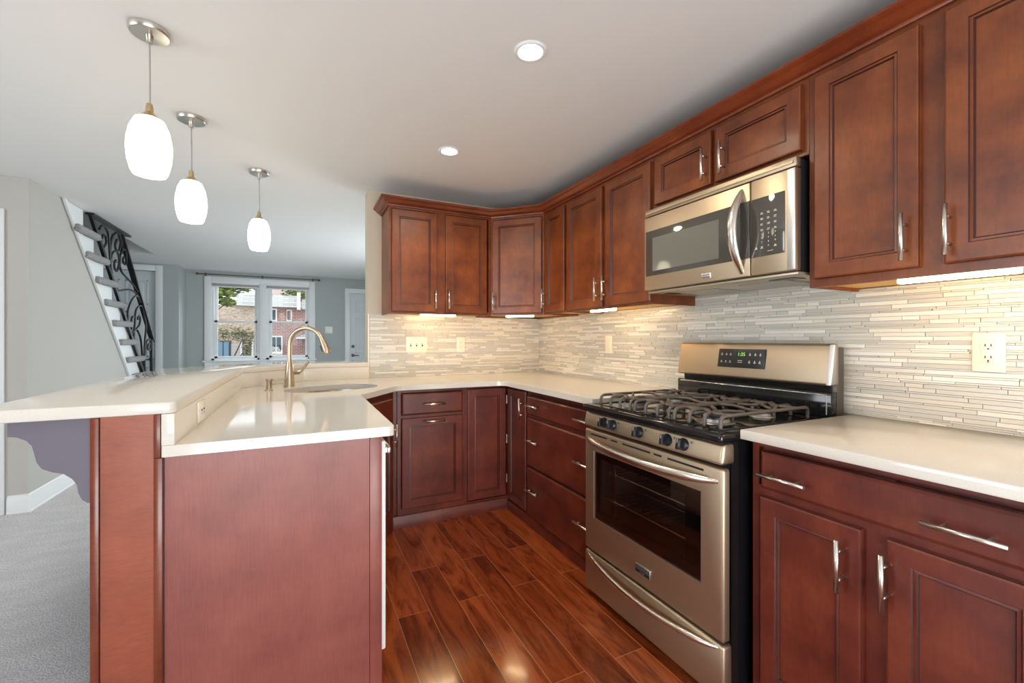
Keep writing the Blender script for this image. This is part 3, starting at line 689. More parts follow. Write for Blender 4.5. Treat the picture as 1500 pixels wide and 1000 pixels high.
# ------------------------------------------------------------------ outlets and switches
def plate(name, label, loc, rz, w, h, kind, cat):
    t = thing(name, label, cat, loc, rz)
    bm = NB(); box(bm, (-w / 2, -.006, -h / 2), (w / 2, 0, h / 2), bev=.0035); obj('cover_plate', bm, PLATE, t)
    bm = NB()
    if kind == 'toggle3':
        bm.free()
        for x in (-.046, 0, .046):
            bm = NB(); box(bm, (x - .005, -.0066, -.012), (x + .005, -.0061, .012), 1); box(bm, (x - .0035, -.017, .0005), (x + .0035, -.0067, .010), 0, .001); obj('toggle', bm, [PLATE, DARKSLOT], t)
    elif kind == 'rocker2':
        bm.free()
        for x in (-.023, .023): bm = NB(); box(bm, (x - .0165, -.009, -.033), (x + .0165, -.0061, .033), 0, .0015); obj('rocker', bm, [WHITE], t)
    elif kind == 'rocker':
        box(bm, (-.0165, -.009, -.033), (.0165, -.0061, .033), 0, .0015); obj('rocker', bm, [PLATE], t)
    else:
        def duplex(x, z):
            for s in (-1, 1): box(bm, (x + s * .0065 - .0011, -.0092, z - .001), (x + s * .0065 + .0011, -.0081, z + .007), 1)
            lathe(bm, [(0, 0), (.0024, 0), (.0024, .001), (0, .001)], 10, Matrix.Translation((x, -.0081, z - .008)) @ Matrix.Rotation(R(90), 4, 'X'), 1)
        if kind == 'gfci':
            box(bm, (-.0165, -.008, -.033), (.0165, -.0061, .033), 0, .001); duplex(0, .02); duplex(0, -.017)
            box(bm, (-.0055, -.0094, -.0015), (.0055, -.0081, .0015), 0); box(bm, (-.002, -.0095, .009), (.002, -.0081, .012), 2); box(bm, (-.002, -.0095, -.031), (.002, -.0081, -.028), 2)
        elif kind == 'duplex': 
            for z in (.0195, -.0195): box(bm, (-.0165, -.008, z - .014), (.0165, -.0061, z + .014), 0, .004); duplex(0, z)
        elif kind == 'sideways':
            box(bm, (-.033, -.008, -.0165), (.033, -.0061, .0165), 0, .001); duplex(.018, .002); duplex(-.018, .002)
        obj('receptacle', bm, [PLATE if kind != 'sideways' else WHITE, DARKSLOT, REDBTN], t)
    return t
plate('light_switch', 'ivory triple toggle switch plate on the mosaic backsplash below the back cabinet', (.824, YB - .0098, 1.163), 0, .168, .124, 'toggle3', 'switch')
plate('wall_outlet', 'ivory outlet plate beside the triple switch on the back mosaic', (1.19, YB - .0098, 1.163), 0, .072, .124, 'duplex', 'outlet')
plate('light_switch', 'ivory single rocker plate on the right mosaic left of the range', (XW - .0098, 2.425, 1.171), RZ, .078, .124, 'rocker', 'switch')
plate('wall_outlet', 'ivory outlet with a red button on the mosaic at the far right', (XW - .0098, .565, 1.165), RZ, .075, .122, 'gfci', 'outlet')
plate('wall_outlet', 'white sideways outlet on the quartz upstand of the bar', (-.3128, 1.824, .959), R(90), .105, .070, 'sideways', 'outlet')
plate('light_switch', 'white double switch plate on the far wall between window and front door', (.463, 8.5998, 1.38), 0, .126, .125, 'rocker2', 'switch')

# ------------------------------------------------------------------ range
RW = .755
rg = thing('gas_range', 'stainless steel gas range with five knobs and a window oven door', 'range', (1.222, 1.7105, 0), RZ)
bm = NB(); box(bm, (.006, .32, .045), (RW - .006, .70, .868)); box(bm, (.006, .046, .045), (.04, .32, .868)); box(bm, (RW - .04, .046, .045), (RW - .006, .32, .868)); box(bm, (.04, .046, .72), (RW - .04, .32, .868)); box(bm, (.04, .046, .045), (RW - .04, .32, .31)); box(bm, (.012, .030, .20), (RW - .012, .0459, .235)); box(bm, (.012, .030, .76), (RW - .012, .0459, .80))
obj('body', bm, BLK, rg)['label'] = 'black enamel side body'
for x, y in ((.05, .07), (RW - .05, .07), (.05, .62), (RW - .05, .62)):
    bm = NB(); lathe(bm, [(0, 0), (.022, 0), (.022, .006), (.010, .010), (.010, .05), (0, .05)], 14, Matrix.Translation((x, y, 0))); obj('foot', bm, BLKM, rg)
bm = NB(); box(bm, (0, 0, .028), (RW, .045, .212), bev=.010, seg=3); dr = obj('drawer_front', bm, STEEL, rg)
def bow(z0, sag, out, r, x0=.02, x1=.735, n=24, y0=.004):
    pts = []; rs = []
    for k in range(n + 1):
        t_ = k / n; s = 1 - (2 * t_ - 1) ** 2; pts.append((x0 + (x1 - x0) * t_, y0 - out * s ** .75, z0 - sag * s)); rs.append(r * (.45 + .55 * min(1, s * 2.2)))
    return pts, rs
bm = NB(); p_, r_ = bow(.200, .030, .036, .013); tube(bm, p_, r_, 12, flat=.8); obj('handle', bm, POLISH, dr, smooth=.9)
# oven door with a window
bm = NB()
X0, X1, Z0, Z1 = .068, .668, .378, .690
def ringface(bm, y0, y1):
    o_ = [(0, .222), (RW, .222), (RW, .786), (0, .786)]; i_ = [(X0, Z0), (X1, Z0), (X1, Z1), (X0, Z1)]
    A = [bm.verts.new((x, y0, z)) for x, z in o_]; B = [bm.verts.new((x, y0, z)) for x, z in i_]
    A2 = [bm.verts.new((x, y1, z)) for x, z in o_]; B2 = [bm.verts.new((x, y1, z)) for x, z in i_]
    fs = []
    for k in range(4):
        j = (k + 1) % 4
        fs += [bm.faces.new((A[k], A[j], B[j], B[k])), bm.faces.new((A2[j], A2[k], B2[k], B2[j])), bm.faces.new((A[j], A[k], A2[k], A2[j])), bm.faces.new((B[k], B[j], B2[j], B2[k]))]
    es = [e_ for e_ in bm.edges if all(v in A for v in e_.verts) or all((v in A or v in A2) for v in e_.verts) and abs(e_.verts[0].co.y - e_.verts[1].co.y) > .01]
    bmesh.ops.bevel(bm, geom=es, offset=.010, segments=3, affect='EDGES', profile=.5)
ringface(bm, 0, .029); bmesh.ops.recalc_face_normals(bm, faces=bm.faces)
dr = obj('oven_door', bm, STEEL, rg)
bm = NB(); box(bm, (X0, .004, Z0), (X1, .008, Z1)); obj('door_glass', bm, SMOKE, dr)['label'] = 'smoked oven glass'
bm = NB()
for a, b in (((X0, Z0), (X0 + .035, Z1)), ((X1 - .075, Z0), (X1, Z1)), ((X0 + .035, Z0), (X1 - .075, Z0 + .05)), ((X0 + .035, Z1 - .03), (X1 - .075, Z1))): box(bm, (a[0], .0085, a[1]), (b[0], .0105, b[1]))
obj('glass_border', bm, BLK, dr)
bm = NB()
for x, w_ in ((.05, .115), (.195, .04), (.27, .16), (.45, .04), (.52, .16)): box(bm, (x, -.0012, .762), (x + w_, .004, .769))
obj('vent_slot', bm, BLKM, dr)
bm = NB(); p_, r_ = bow(.742, .012, .052, .0165); tube(bm, p_, r_, 14, flat=.8); obj('handle', bm, POLISH, dr, smooth=.9)
bm = NB(); box(bm, (.352, -.006, .272), (.435, .001, .306), 0, .002); text(bm, 'FRIGIDAIRE', .012, Matrix.Translation((.3935, -.0061, .294)) @ FRONT, 1); box(bm, (.355, -.0066, .274), (.432, -.0058, .285), 2); text(bm, 'GALLERY', .007, Matrix.Translation((.3935, -.0067, .2795)) @ FRONT, 0)
obj('badge', bm, [STEELB, DINK, BLKM], dr)
# cavity
bm = NB(); 
for a, b in (((.05, .30, .32), (RW - .05, .318, .71)), ((.0405, .06, .32), (.055, .30, .71)), ((RW - .055, .06, .32), (RW - .0405, .30, .71)), ((.055, .06, .312), (RW - .055, .30, .322)), ((.055, .06, .706), (RW - .055, .30, .716))): box(bm, a, b)
obj('oven_cavity', bm, CAV, rg)
bm = NB()
for x in (.115, .135, .15): box(bm, (x, .05, .325), (x + .009, .056, .70))
obj('glass_reflection_bar', bm, CHROME, rg)  # light bars put in to imitate a reflection in the oven glass
for z in (.46, .585):
    bm = NB(); tube(bm, [(.06, .075, z), (RW - .06, .075, z)], .004, 8); tube(bm, [(.06, .27, z), (RW - .06, .27, z)], .004, 8)
    for k in range(18): tube(bm, [(.075 + k * .0355, .075, z), (.075 + k * .0355, .27, z)], .0022, 6)
    obj('oven_rack', bm, CHROME, rg)
# control fascia
bm = NB(); extrude_poly(bm, [(.0, -.008, .798), (.0, .004, .866), (.0, .05, .866), (.0, .05, .798)], (RW, 0, 0))
es = [e_ for e_ in bm.edges if min(v.co.y for v in e_.verts) < .01]; bmesh.ops.bevel(bm, geom=es, offset=.011, segments=3, affect='EDGES', profile=.5)
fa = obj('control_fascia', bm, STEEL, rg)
tilt = Matrix.Rotation(R(10), 4, 'X')
for x in (.150, .211, .372, .520, .597):
    M = Matrix.Translation((x, -.002, .834)) @ Matrix.Rotation(R(-10), 4, 'X') @ Matrix.Rotation(R(90), 4, 'X')
    bm = NB(); lathe(bm, [(0, 0), (.0225, 0), (.0225, .006), (.020, .010), (.018, .0165), (0, .0165)], 26, M)
    k = len(bm.verts); box(bm, (-.0075, -.019, .014), (.0075, .019, .034), 0, .003); bm.verts.ensure_lookup_table()
    bmesh.ops.transform(bm, matrix=M, verts=[v for v in bm.verts][k:])
    kn = obj('knob', bm, KNOB_REFL, rg)
    bm = NB(); box(bm, (-.0006, .004, .0341), (.0006, .018, .0346)); bm.transform(M); obj('knob_mark', bm, INK, kn)
for x in (.150, .211, .372, .520, .597):
    bm2 = NB()
    box(bm2, (x + .031, -.0022, .845), (x + .040, -.0004, .8462)); box(bm2, (x + .031, -.0014, .8502), (x + .040, .0006, .8514)); box(bm2, (x + .031, -.0020, .845), (x + .0322, .0004, .8514))
    obj('dial_print', bm2, DINK, fa)
# cooktop
bm = NB(); box(bm, (-.004, -.014, .8685), (RW + .004, .60, .9015), 0, .012, 4)
for a, b in (((.03, .035), (RW - .03, .045)), ((.03, .555), (RW - .03, .565)), ((.03, .045), (.04, .555)), ((RW - .04, .045), (RW - .03, .555))): box(bm, (a[0], a[1], .9005), (b[0], b[1], .9045), 0, .0018)
ct = obj('cooktop', bm, BLK, rg)
for x, y, r in ((.16, .16, .045), (.16, .43, .036), (RW / 2, .30, .040), (RW - .16, .16, .050), (RW - .16, .43, .036)):
    bm = NB(); lathe(bm, [(r * 1.35, .9013), (r * 1.3, .904), (r * 1.05, .906), (r * 1.0, .916), (r * .92, .917), (0, .917)], 24, Matrix.Translation((x, y, 0)), 1)
    lathe(bm, [(r * .95, .9165), (r * .95, .923), (r * .88, .926), (0, .926)], 24, Matrix.Translation((x, y, 0)), 0); obj('burner', bm, [BLKM, ALU], ct)
ZG = .944
def leg_bar(bm, x, y0, y1, bend=.016, wav=0.0):
    pts = [(x, y0, .9035), (x, y0, ZG - bend), (x, y0 + bend * .4, ZG - bend * .3), (x, y0 + bend, ZG)]
    n = 6
    for k in range(1, n): pts.append((x + wav * math.sin(math.pi * k / n), y0 + bend + (y1 - y0 - 2 * bend) * k / n, ZG))
    pts += [(x, y1 - bend, ZG), (x, y1 - bend * .4, ZG - bend * .3), (x, y1, ZG - bend), (x, y1, .9035)]
    tube(bm, pts, .0068, 8)
for gx0, gx1, w_ in ((.045, .262, .012), (.275, .480, .0), (.493, .710, -.012)):
    bm = NB(); m_ = (gx0 + gx1) / 2; wd_ = gx1 - gx0
    leg_bar(bm, gx0 + .008, .055, .545, wav=0); leg_bar(bm, gx1 - .008, .055, .545, wav=0)
    leg_bar(bm, m_ - .03, .055, .16, wav=w_); leg_bar(bm, m_ + .035, .055, .20, wav=w_); leg_bar(bm, m_ - .03, .40, .545); leg_bar(bm, m_ + .035, .44, .545)
    for y in (.115, .30, .485):
        pts = [(gx0 + .008 + (wd_ - .016) * k / 8, y + .022 * math.sin(2 * math.pi * k / 8), ZG) for k in range(9)]; tube(bm, pts, .0064, 8)
    for cy_ in (.16, .43):
        for a in (45, 135, 225, 315):
            c_, s_ = math.cos(R(a)), math.sin(R(a)); tube(bm, [(m_ + c_ * .022, cy_ + s_ * .022, ZG), (m_ + c_ * .10, cy_ + s_ * .085, ZG)], .006, 6)
    obj('grate', bm, IRON, ct, smooth=.9)
# back guard
bm = NB()
extrude_poly(bm, [(0, .600, 1.026), (0, .628, 1.190), (0, .650, 1.190), (0, .650, 1.026)], (RW, 0, 0))
es = [e_ for e_ in bm.edges if min(v.co.y for v in e_.verts) < .64]; bmesh.ops.bevel(bm, geom=es, offset=.012, segments=3, affect='EDGES', profile=.5)
gd = obj('back_guard', bm, STEEL, rg)
bm = NB(); extrude_poly(bm, [(.739, .5985, 1.030), (.739, .6265, 1.186), (.739, .640, 1.186), (.739, .640, 1.030)], (.0175, 0, 0))
bmesh.ops.bevel(bm, geom=[e_ for e_ in bm.edges if min(v.co.x for v in e_.verts) > .75], offset=.006, segments=3, affect='EDGES', profile=.5); obj('edge_strip', bm, STEELB, gd)
bm = NB(); box(bm, (.004, .6505, .9), (RW - .004, .70, 1.176), bev=.004); obj('guard_housing', bm, GREYS, rg)
bm = NB(); box(bm, (.0, .606, .9018), (RW, .640, 1.000), 0, .006); box(bm, (.02, .635, .995), (RW - .02, .650, 1.03), 0); obj('splash_panel', bm, BLK, rg)['label'] = 'black glossy lower back panel'
bm = NB(); tube(bm, [(RW - .018, .6055, .915), (RW - .018, .6055, .99)], .002, 6); tube(bm, [(.02, .6055, .991), (RW - .018, .6055, .991)], .0016, 6); obj('splash_trim', bm, STEELB, rg)
GS = Matrix.Translation((.3685, .6143, 1.118)) @ Matrix.Rotation(R(-9.7), 4, 'X')
bm = NB(); box(bm, (-.119, -.004, -.044), (.119, .001, .044), bev=.003); bm.transform(GS); ds = obj('display_panel', bm, BLKM, gd)
bm = NB(); box(bm, (-.024, -.0052, .006), (.024, -.0042, .030)); bm.transform(GS); obj('clock_window', bm, mat('clock_window_dark', (.02, .025, .012), .2), ds)
bm = NB(); text(bm, '1:35', .023, Matrix.Translation((.004, -.0054, .018)) @ FRONT); bm.transform(GS); obj('clock_digits', bm, DIGIT, ds)['label'] = 'green clock digits 1:35'
for x in (-.098, -.074, -.052):
    for z in (.017, -.018):
        bm = NB(); box(bm, (x - .005, -.0052, z - .0035), (x + .005, -.0042, z - .002)); box(bm, (x - .004, -.0052, z + .001), (x + .004, -.0042, z + .0022)); box(bm, (x - .001, -.0052, z + .002), (x + .001, -.0042, z + .006)); bm.transform(GS); obj('button_print', bm, INK, ds)
for x in (.046, .072, .096):
    for z in (.017, -.018):
        bm = NB(); lathe(bm, [(.0026, 0), (.0042, 0), (.0042, .0008), (.0026, .0008), (.0026, 0)], 10, Matrix.Translation((x, -.0042, z)) @ FRONT); box(bm, (x - .001, -.0052, z + .004), (x + .001, -.0042, z + .009)); bm.transform(GS); obj('button_print', bm, INK, ds)
bm = NB()
for z in (-.012, -.020): box(bm, (-.012, -.0052, z), (.010, -.0042, z + .0018))
bm.transform(GS); obj('panel_print', bm, INK, ds)

# ------------------------------------------------------------------ microwave
MW = .752
mw = thing('microwave', 'stainless over-the-range microwave with a curved handle below the short cabinet', 'microwave', (1.575, 1.6905, 1.447), RZ)
Z = 1.447
bm = NB(); box(bm, (.004, .034, .004), (MW - .004, .368, .409), bev=.003); obj('body', bm, BLKM, mw)['label'] = 'black body'
bm = NB(); box(bm, (0, .004, .376), (MW, .0335, .411), bev=.006); box(bm, (.01, -.001, .388), (MW - .01, .0039, .396)); obj('vent_band', bm, STEEL, mw)
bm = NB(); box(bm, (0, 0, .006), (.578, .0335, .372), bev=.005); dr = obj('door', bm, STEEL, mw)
bm = NB(); box(bm, (.014, -.0025, .076), (.577, .001, .300), bev=.001); wn = obj('door_window', bm, MWGLASS, dr)
bm = NB(); box(bm, (.060, -.0034, .098), (.440, -.0026, .262)); obj('window_screen', bm, MWMESH, wn)
bm = NB(); pts = []; rs = []
for k in range(25):
    t_ = k / 24; s = 1 - (2 * t_ - 1) ** 2; pts.append((.541, .006 - .062 * s, .022 + .328 * t_)); rs.append(.0085 + .0075 * s)
tube(bm, pts, rs, 14, flat=1.35); obj('handle', bm, POLISH, dr, smooth=.9)
bm = NB(); box(bm, (.352, -.004, .022), (.400, .001, .045), 0, .0015); box(bm, (.355, -.0048, .025), (.397, -.004, .029), 1); text(bm, 'FRIGIDAIRE', .0068, Matrix.Translation((.376, -.0042, .037)) @ FRONT, 1); obj('badge', bm, [STEELB, DINK], dr)
bm = NB(); box(bm, (.5805, 0, .006), (MW, .0335, .372), bev=.005); cp = obj('control_panel', bm, STEEL, mw)
bm = NB(); box(bm, (.581, -.0025, .074), (.714, .001, .298), bev=.001); kp = obj('keypad', bm, MWGLASS, cp)
bm = NB(); box(bm, (.722, -.0012, .010), (.7505, .002, .368), bev=.0008); obj('edge_strip', bm, STEELB, cp)
bm = NB()
for r in range(4):
    for c in range(3):
        x = .628 + c * .026; z = .238 - r * .021; rr2 = random.Random(r * 7 + c)
        for q in range(2): box(bm, (x - .006 + rr2.random() * .002, -.0032, z - q * .0045), (x + .006 - rr2.random() * .003, -.0026, z - q * .0045 + .0017))
for s, x, z in (('1', 0, 0), ('2', 1, 0), ('3', 2, 0), ('4', 0, 1), ('5', 1, 1), ('6', 2, 1), ('7', 0, 2), ('8', 1, 2), ('9', 2, 2), ('0', 1, 3)):
    text(bm, s, .009, Matrix.Translation((.628 + x * .026, -.0026, .158 - z * .0155)) @ FRONT)
for x in (.606, .628, .680): box(bm, (x - .005, -.0032, .104), (x + .005, -.0026, .106)); box(bm, (x - .003, -.0032, .108), (x + .003, -.0026, .111))
box(bm, (.650, -.0032, .090), (.672, -.0026, .0915)); obj('keypad_print', bm, INK, kp)
bm = NB(); box(bm, (.004, .02, -.008), (MW - .004, .365, .003), 0, .003); u = obj('underside', bm, mat('beige_underside_metal', (.55, .48, .36), .35, .7), mw)
for x in (.12, .44):
    bm = NB(); box(bm, (x, .12, -.011), (x + .2, .30, -.0085)); obj('grease_filter', bm, mat('filter_mesh', (.5, .48, .44), .45, .9), u)
for x0, x1 in ((.60, .70), (.05, .10)): bm = NB(); box(bm, (x0, .08, -.0105), (x1, .15, -.0085)); obj('lamp_lens', bm, BLKM, u)

# ------------------------------------------------------------------ lights you can see
GP = 'pendant lamps over the bar'
pen = thing('pendant_lamp', 'nearest and largest-looking white glass pendant over the near end of the bar', 'pendant lamp', (-.495, 2.0, ZT), 0, GP)
bm = NB(); lathe(bm, [(0, -.0005), (.062, -.0005), (.062, -.014), (.058, -.020), (.012, -.022), (.010, -.050), (0, -.050)], 32); obj('canopy', bm, NICKEL, pen)
bm = NB(); tube(bm, [(0, 0, -.045), (.001, 0, -.15), (.0015, 0, -.285)], .0028, 8); obj('cord', bm, CORD, pen)
bm = NB(); lathe(bm, [(0, -.268), (.009, -.270), (.012, -.285), (.012, -.300), (.016, -.305), (.033, -.322), (.033, -.326), (0, -.326)], 24); obj('socket_cap', bm, BRASS, pen)
bm = NB(); lathe(bm, [(.030, -.322), (.044, -.330), (.058, -.362), (.066, -.405), (.0675, -.440), (.064, -.480), (.055, -.518), (.048, -.530), (.045, -.528), (.052, -.512), (.062, -.470), (.0635, -.430), (.056, -.365), (.030, -.328)], 36)
obj('shade', bm, SHADE, pen, smooth=.9)['label'] = 'glowing white glass shade'
p2 = copy_thing(pen, label='middle white glass pendant hanging over the bar'); p2.location = (-.500, 2.70, ZT)
p3 = copy_thing(pen, label='farthest white glass pendant over the bar, nearest the window'); p3.location = (-.250, 3.36, ZT)
GD = 'recessed ceiling lights'
dl = thing('recessed_light', 'larger-looking round recessed ceiling light nearest the range', 'ceiling light', (.809, 1.494, ZT), 0, GD)
bm = NB(); lathe(bm, [(.044, -.0015), (.050, -.006), (.058, -.006), (.066, -.0005), (.044, -.0005)], 32); obj('trim_ring', bm, WHITE, dl)
bm = NB(); lathe(bm, [(0, -.004), (.044, -.004), (.044, -.001), (0, -.001)], 32); obj('lens', bm, BULB, dl)
d2 = copy_thing(dl, label='smaller-looking round recessed ceiling light nearer the back cabinets'); d2.location = (.80, 2.497, ZT)
for i, (x, y) in enumerate(((.809, 1.494), (.80, 2.497))):
    lamp('downlight_beam', 'SPOT', (x, y, ZT - .02), (0, 0, 0), 34, (1.0, .84, .62), spot_size=R(150), spot_blend=.6, shadow_soft_size=.06)
GB = 'under-cabinet light bars'
def ledbar(label, x0, x1, loc, rz):
    t = thing('light_bar', label, 'light bar', loc, rz, GB)
    bm = NB(); box(bm, (x0, -.010, .017), (x1, .010, .0225), bev=.002); obj('housing', bm, WHITE, t)
    bm = NB(); box(bm, (x0 + .004, -.014, 0), (x1 - .004, .014, .0168), bev=.003); obj('lens', bm, LEDBAR, t)
ledbar('lit bar under the two-door cabinet on the back wall', 0, .275, (.79, 3.165, 1.380), 0)
ledbar('lit bar under the diagonal corner cabinet', -.115, .115, (1.535, 3.01, 1.380), R(-45))
ledbar('lit bar under the cabinet left of the microwave', 0, .235, (1.690, 2.29, 1.380), RZ)
ledbar('long-looking lit bar under the cabinet right of the microwave', 0, .265, (1.690, .695, 1.380), RZ)

# ------------------------------------------------------------------ far room
RD = thing('curtain_rod', 'thin dark metal curtain rod above the front window', 'curtain rod', (-.6, 8.535, 2.272))
bm = NB(); tube(bm, [(-1.44, 8.535, 2.272), (.24, 8.535, 2.272)], .008, 8); obj('rod', bm, GREYS, RD, world=True)
for s, x in ((-1, -1.44), (1, .24)):
    bm = NB(); M = Matrix.Translation((x, 8.535, 2.272)) @ Matrix.Rotation(R(90 * s), 4, 'Y'); lathe(bm, [(.011, 0), (.011, .02), (.006, .028), (.020, .05), (.022, .062), (.012, .080), (0, .086)], 14, M); obj('finial', bm, GREYS, RD, world=True)
for x in (-1.40, -.59, .20):
    bm = NB(); box(bm, (x - .006, 8.535, 2.262), (x + .006, 8.5998, 2.282)); box(bm, (x - .012, 8.594, 2.245), (x + .012, 8.5999, 2.30)); obj('bracket', bm, GREYS, RD, world=True)
for lab, x0, x1 in (('raised grey cellular blind at the top of the left window sash', WL + .012, -.637), ('raised grey cellular blind at the top of the right window sash', -.533, WR - .012)):
    t = thing('window_blind', lab, 'blind', ((x0 + x1) / 2, 8.59, 2.10), 0, 'raised window blinds')
    bm = NB(); box(bm, (x0, 8.580, 2.135), (x1, 8.625, 2.165), bev=.003); obj('head_rail', bm, WHITE, t, world=True)
    bm = NB()
    for k in range(5): box(bm, (x0 + .005, 8.584, 2.094 + k * .0082), (x1 - .005, 8.622, 2.101 + k * .0082), bev=.002)
    obj('folded_fabric', bm, BLIND, t, world=True)
    bm = NB(); box(bm, (x0 + .003, 8.582, 2.078), (x1 - .003, 8.624, 2.0935), bev=.003); obj('bottom_rail', bm, WHITE, t, world=True)

# staircase beyond the peninsula
st = thing('staircase', 'carpeted staircase with black scrolled iron railing rising behind the slanted grey wall', 'staircase', (-2.2, 5.6, 0))
zs = [2.146 - .1935 * k for k in range(11)]; ys = [5.225 + .2145 * k for k in range(11)]    # tread top centre heights and nosing positions
bm = NB()
poly = [(4.69, ZT - .004)]
poly += [(5.033, ZT - .004)]
for k in range(11):
    poly += [(ys[k] - .192, zs[k] - .03), (ys[k] + .022, zs[k] - .03)]
poly += [(ys[10] + .022, 0.002), (6.925, 0.002)]
extrude_poly(bm, [(SX + .012, y, z) for y, z in poly], (-.03, 0, 0)); obj('skirt_board', bm, WHITE, st, world=True, smooth=0)
bm = NB(); extrude_poly(bm, [(SX + .0125, 4.66, ZT - .002), (SX + .0125, 4.705, ZT - .002), (SX + .0125, 6.96, .01), (SX + .0125, 6.915, .01)], (.014, 0, 0)); obj('skirt_trim', bm, WHITE, st, world=True)
for k in range(11):
    bm = NB(); box(bm, (SX + .0125, 4.835 + .2145 * k * .93, zs[k] - .034), (-1.652, ys[k] + .055 - .0045 * k, zs[k] + .030), bev=.022, seg=3)
    box(bm, (-2.74, ys[k] - .19, zs[k] - .029), (SX - .0185, ys[k] + .05, zs[k] + .017), bev=.012)
    obj('tread', bm, STCARP, st, world=True)
    if k < 10:
        bm = NB(); box(bm, (-2.74, ys[k] + .012, zs[k + 1] + .018), (SX - .0185, ys[k] + .022, zs[k] - .0295)); obj('riser', bm, WHITE, st, world=True)
rx = -1.682
bm = NB(); extrude_poly(bm, [(rx - .03, 5.873, 2.30), (rx - .03, 6.925, 1.215), (rx - .03, 6.925, 1.175), (rx - .03, 5.845, 2.30)], (.05, 0, 0))
extrude_poly(bm, [(rx - .012, 5.09, 2.32), (rx - .012, 5.14, 2.32), (rx - .012, 6.60, .79), (rx - .012, 6.60, .73)], (.024, 0, 0))
box(bm, (rx - .03, 5.10, 2.312), (rx + .03, 6.04, 2.331)); rl = obj('railing', bm, IRONR, st, world=True); rl['label'] = 'black wrought-iron railing with scrolls'
bm = NB(); box(bm, (rx - .014, 6.855, .0), (rx + .014, 6.885, 1.20)); obj('post', bm, IRONR, rl, world=True)
bm = NB(); box(bm, (rx - .010, 5.86, 2.10), (rx + .010, 5.875, 2.29)); obj('post', bm, IRONR, rl, world=True)
SCR = [[(5.4, 2.08), (5.46, 2.13), (5.46, 2.18), (5.4, 2.2), (5.36, 2.16)], [(5.3, 2.23), (5.37, 2.28), (5.46, 2.27), (5.52, 2.22), (5.54, 2.12), (5.56, 2.0), (5.6, 1.85)],
 [(5.56, 2.02), (5.56, 2.08), (5.58, 2.17), (5.63, 2.24), (5.73, 2.29), (5.81, 2.28), (5.84, 2.22), (5.81, 2.15), (5.77, 2.11), (5.71, 2.12), (5.69, 2.16), (5.73, 2.22), (5.77, 2.23)],
 [(5.56, 1.95), (5.58, 2.01), (5.61, 2.06), (5.69, 2.1), (5.77, 2.08), (5.8, 2.02), (5.78, 1.96), (5.73, 1.9), (5.67, 1.93), (5.67, 1.98), (5.71, 2.01)],
 [(5.93, 2.08), (5.9, 2.05), (5.93, 2.01), (5.99, 2.01), (6.0, 2.08), (5.99, 2.14), (5.93, 2.16), (5.84, 2.1), (5.81, 2.0), (5.85, 1.92), (5.97, 1.88), (6.13, 1.84), (6.26, 1.8), (6.36, 1.75)],
 [(5.74, 1.72), (5.8, 1.71), (5.92, 1.73), (6.09, 1.75), (6.26, 1.74), (6.39, 1.7)], [(6.02, 1.36), (6.04, 1.43), (6.05, 1.52), (6.14, 1.62), (6.26, 1.69), (6.37, 1.7), (6.47, 1.64)],
 [(6.22, 1.16), (6.24, 1.29), (6.27, 1.4), (6.28, 1.49), (6.33, 1.56), (6.45, 1.6), (6.54, 1.58), (6.6, 1.48), (6.66, 1.37), (6.65, 1.3), (6.62, 1.21), (6.60, 1.02), (6.62, .78)],
 [(6.16, 1.31), (6.16, 1.36), (6.16, 1.42), (6.19, 1.46), (6.24, 1.46)], [(6.37, 1.43), (6.37, 1.46), (6.43, 1.48), (6.45, 1.43), (6.41, 1.37), (6.3, 1.32), (6.17, 1.28)],
 [(6.35, 1.31), (6.45, 1.23), (6.5, 1.1), (6.56, .78)], [(6.63, 1.02), (6.66, 1.15), (6.71, 1.19), (6.79, 1.21), (6.84, 1.16), (6.81, 1.08), (6.73, 1.09), (6.75, 1.15), (6.81, 1.15)]]
def smoothpts(p, n=4):
    out = []
    for i in range(len(p) - 1):
        a, b, c, d = (Vector(p[max(i - 1, 0)]), Vector(p[i]), Vector(p[i + 1]), Vector(p[min(i + 2, len(p) - 1)]))
        for k in range(n):
            t_ = k / n; out.append(.5 * (2 * b + (c - a) * t_ + (2 * a - 5 * b + 4 * c - d) * t_ ** 2 + (3 * b - a - 3 * c + d) * t_ ** 3))
    return out + [Vector(p[-1])]
for p in SCR:
    bm = NB(); tube(bm, [(rx, q.x, q.y) for q in smoothpts(p)], .0100, 6); obj('scroll', bm, IRONR, rl, world=True)

# ------------------------------------------------------------------ outside the front window
BRICK = mat('red_brick', (.3, .15, .12), .9)
_n, _l, _p = nt(BRICK); b_ = _n.new('ShaderNodeTexBrick'); b_.inputs['Scale'].default_value = 1; b_.inputs['Brick Width'].default_value = .22; b_.inputs['Row Height'].default_value = .075; b_.inputs['Mortar Size'].default_value = .010
b_.inputs['Color1'].default_value = (.40, .165, .13, 1); b_.inputs['Color2'].default_value = (.27, .12, .10, 1); b_.inputs['Mortar'].default_value = (.50, .42, .38, 1)
_l.new(coords(BRICK, (1, 1, 1), (R(90), 0, 0)), b_.inputs['Vector']); to(BRICK, b_.outputs['Color'], 'Base Color')
TANB = mat('tan_brick', (.55, .42, .32), .9); _g = noise(TANB, coords(TANB, (1, 1, 3)), 9, 4)
to(TANB, ramp(TANB, _g, [(.35, (.42, .28, .20)), (.6, (.66, .55, .44))]), 'Base Color')
SLATE = mat('grey_slate', (.42, .43, .42), .8); _n, _l, _p = nt(SLATE); b_ = _n.new('ShaderNodeTexBrick'); b_.inputs['Scale'].default_value = 1; b_.inputs['Brick Width'].default_value = .5; b_.inputs['Row Height'].default_value = .11; b_.inputs['Mortar Size'].default_value = .006
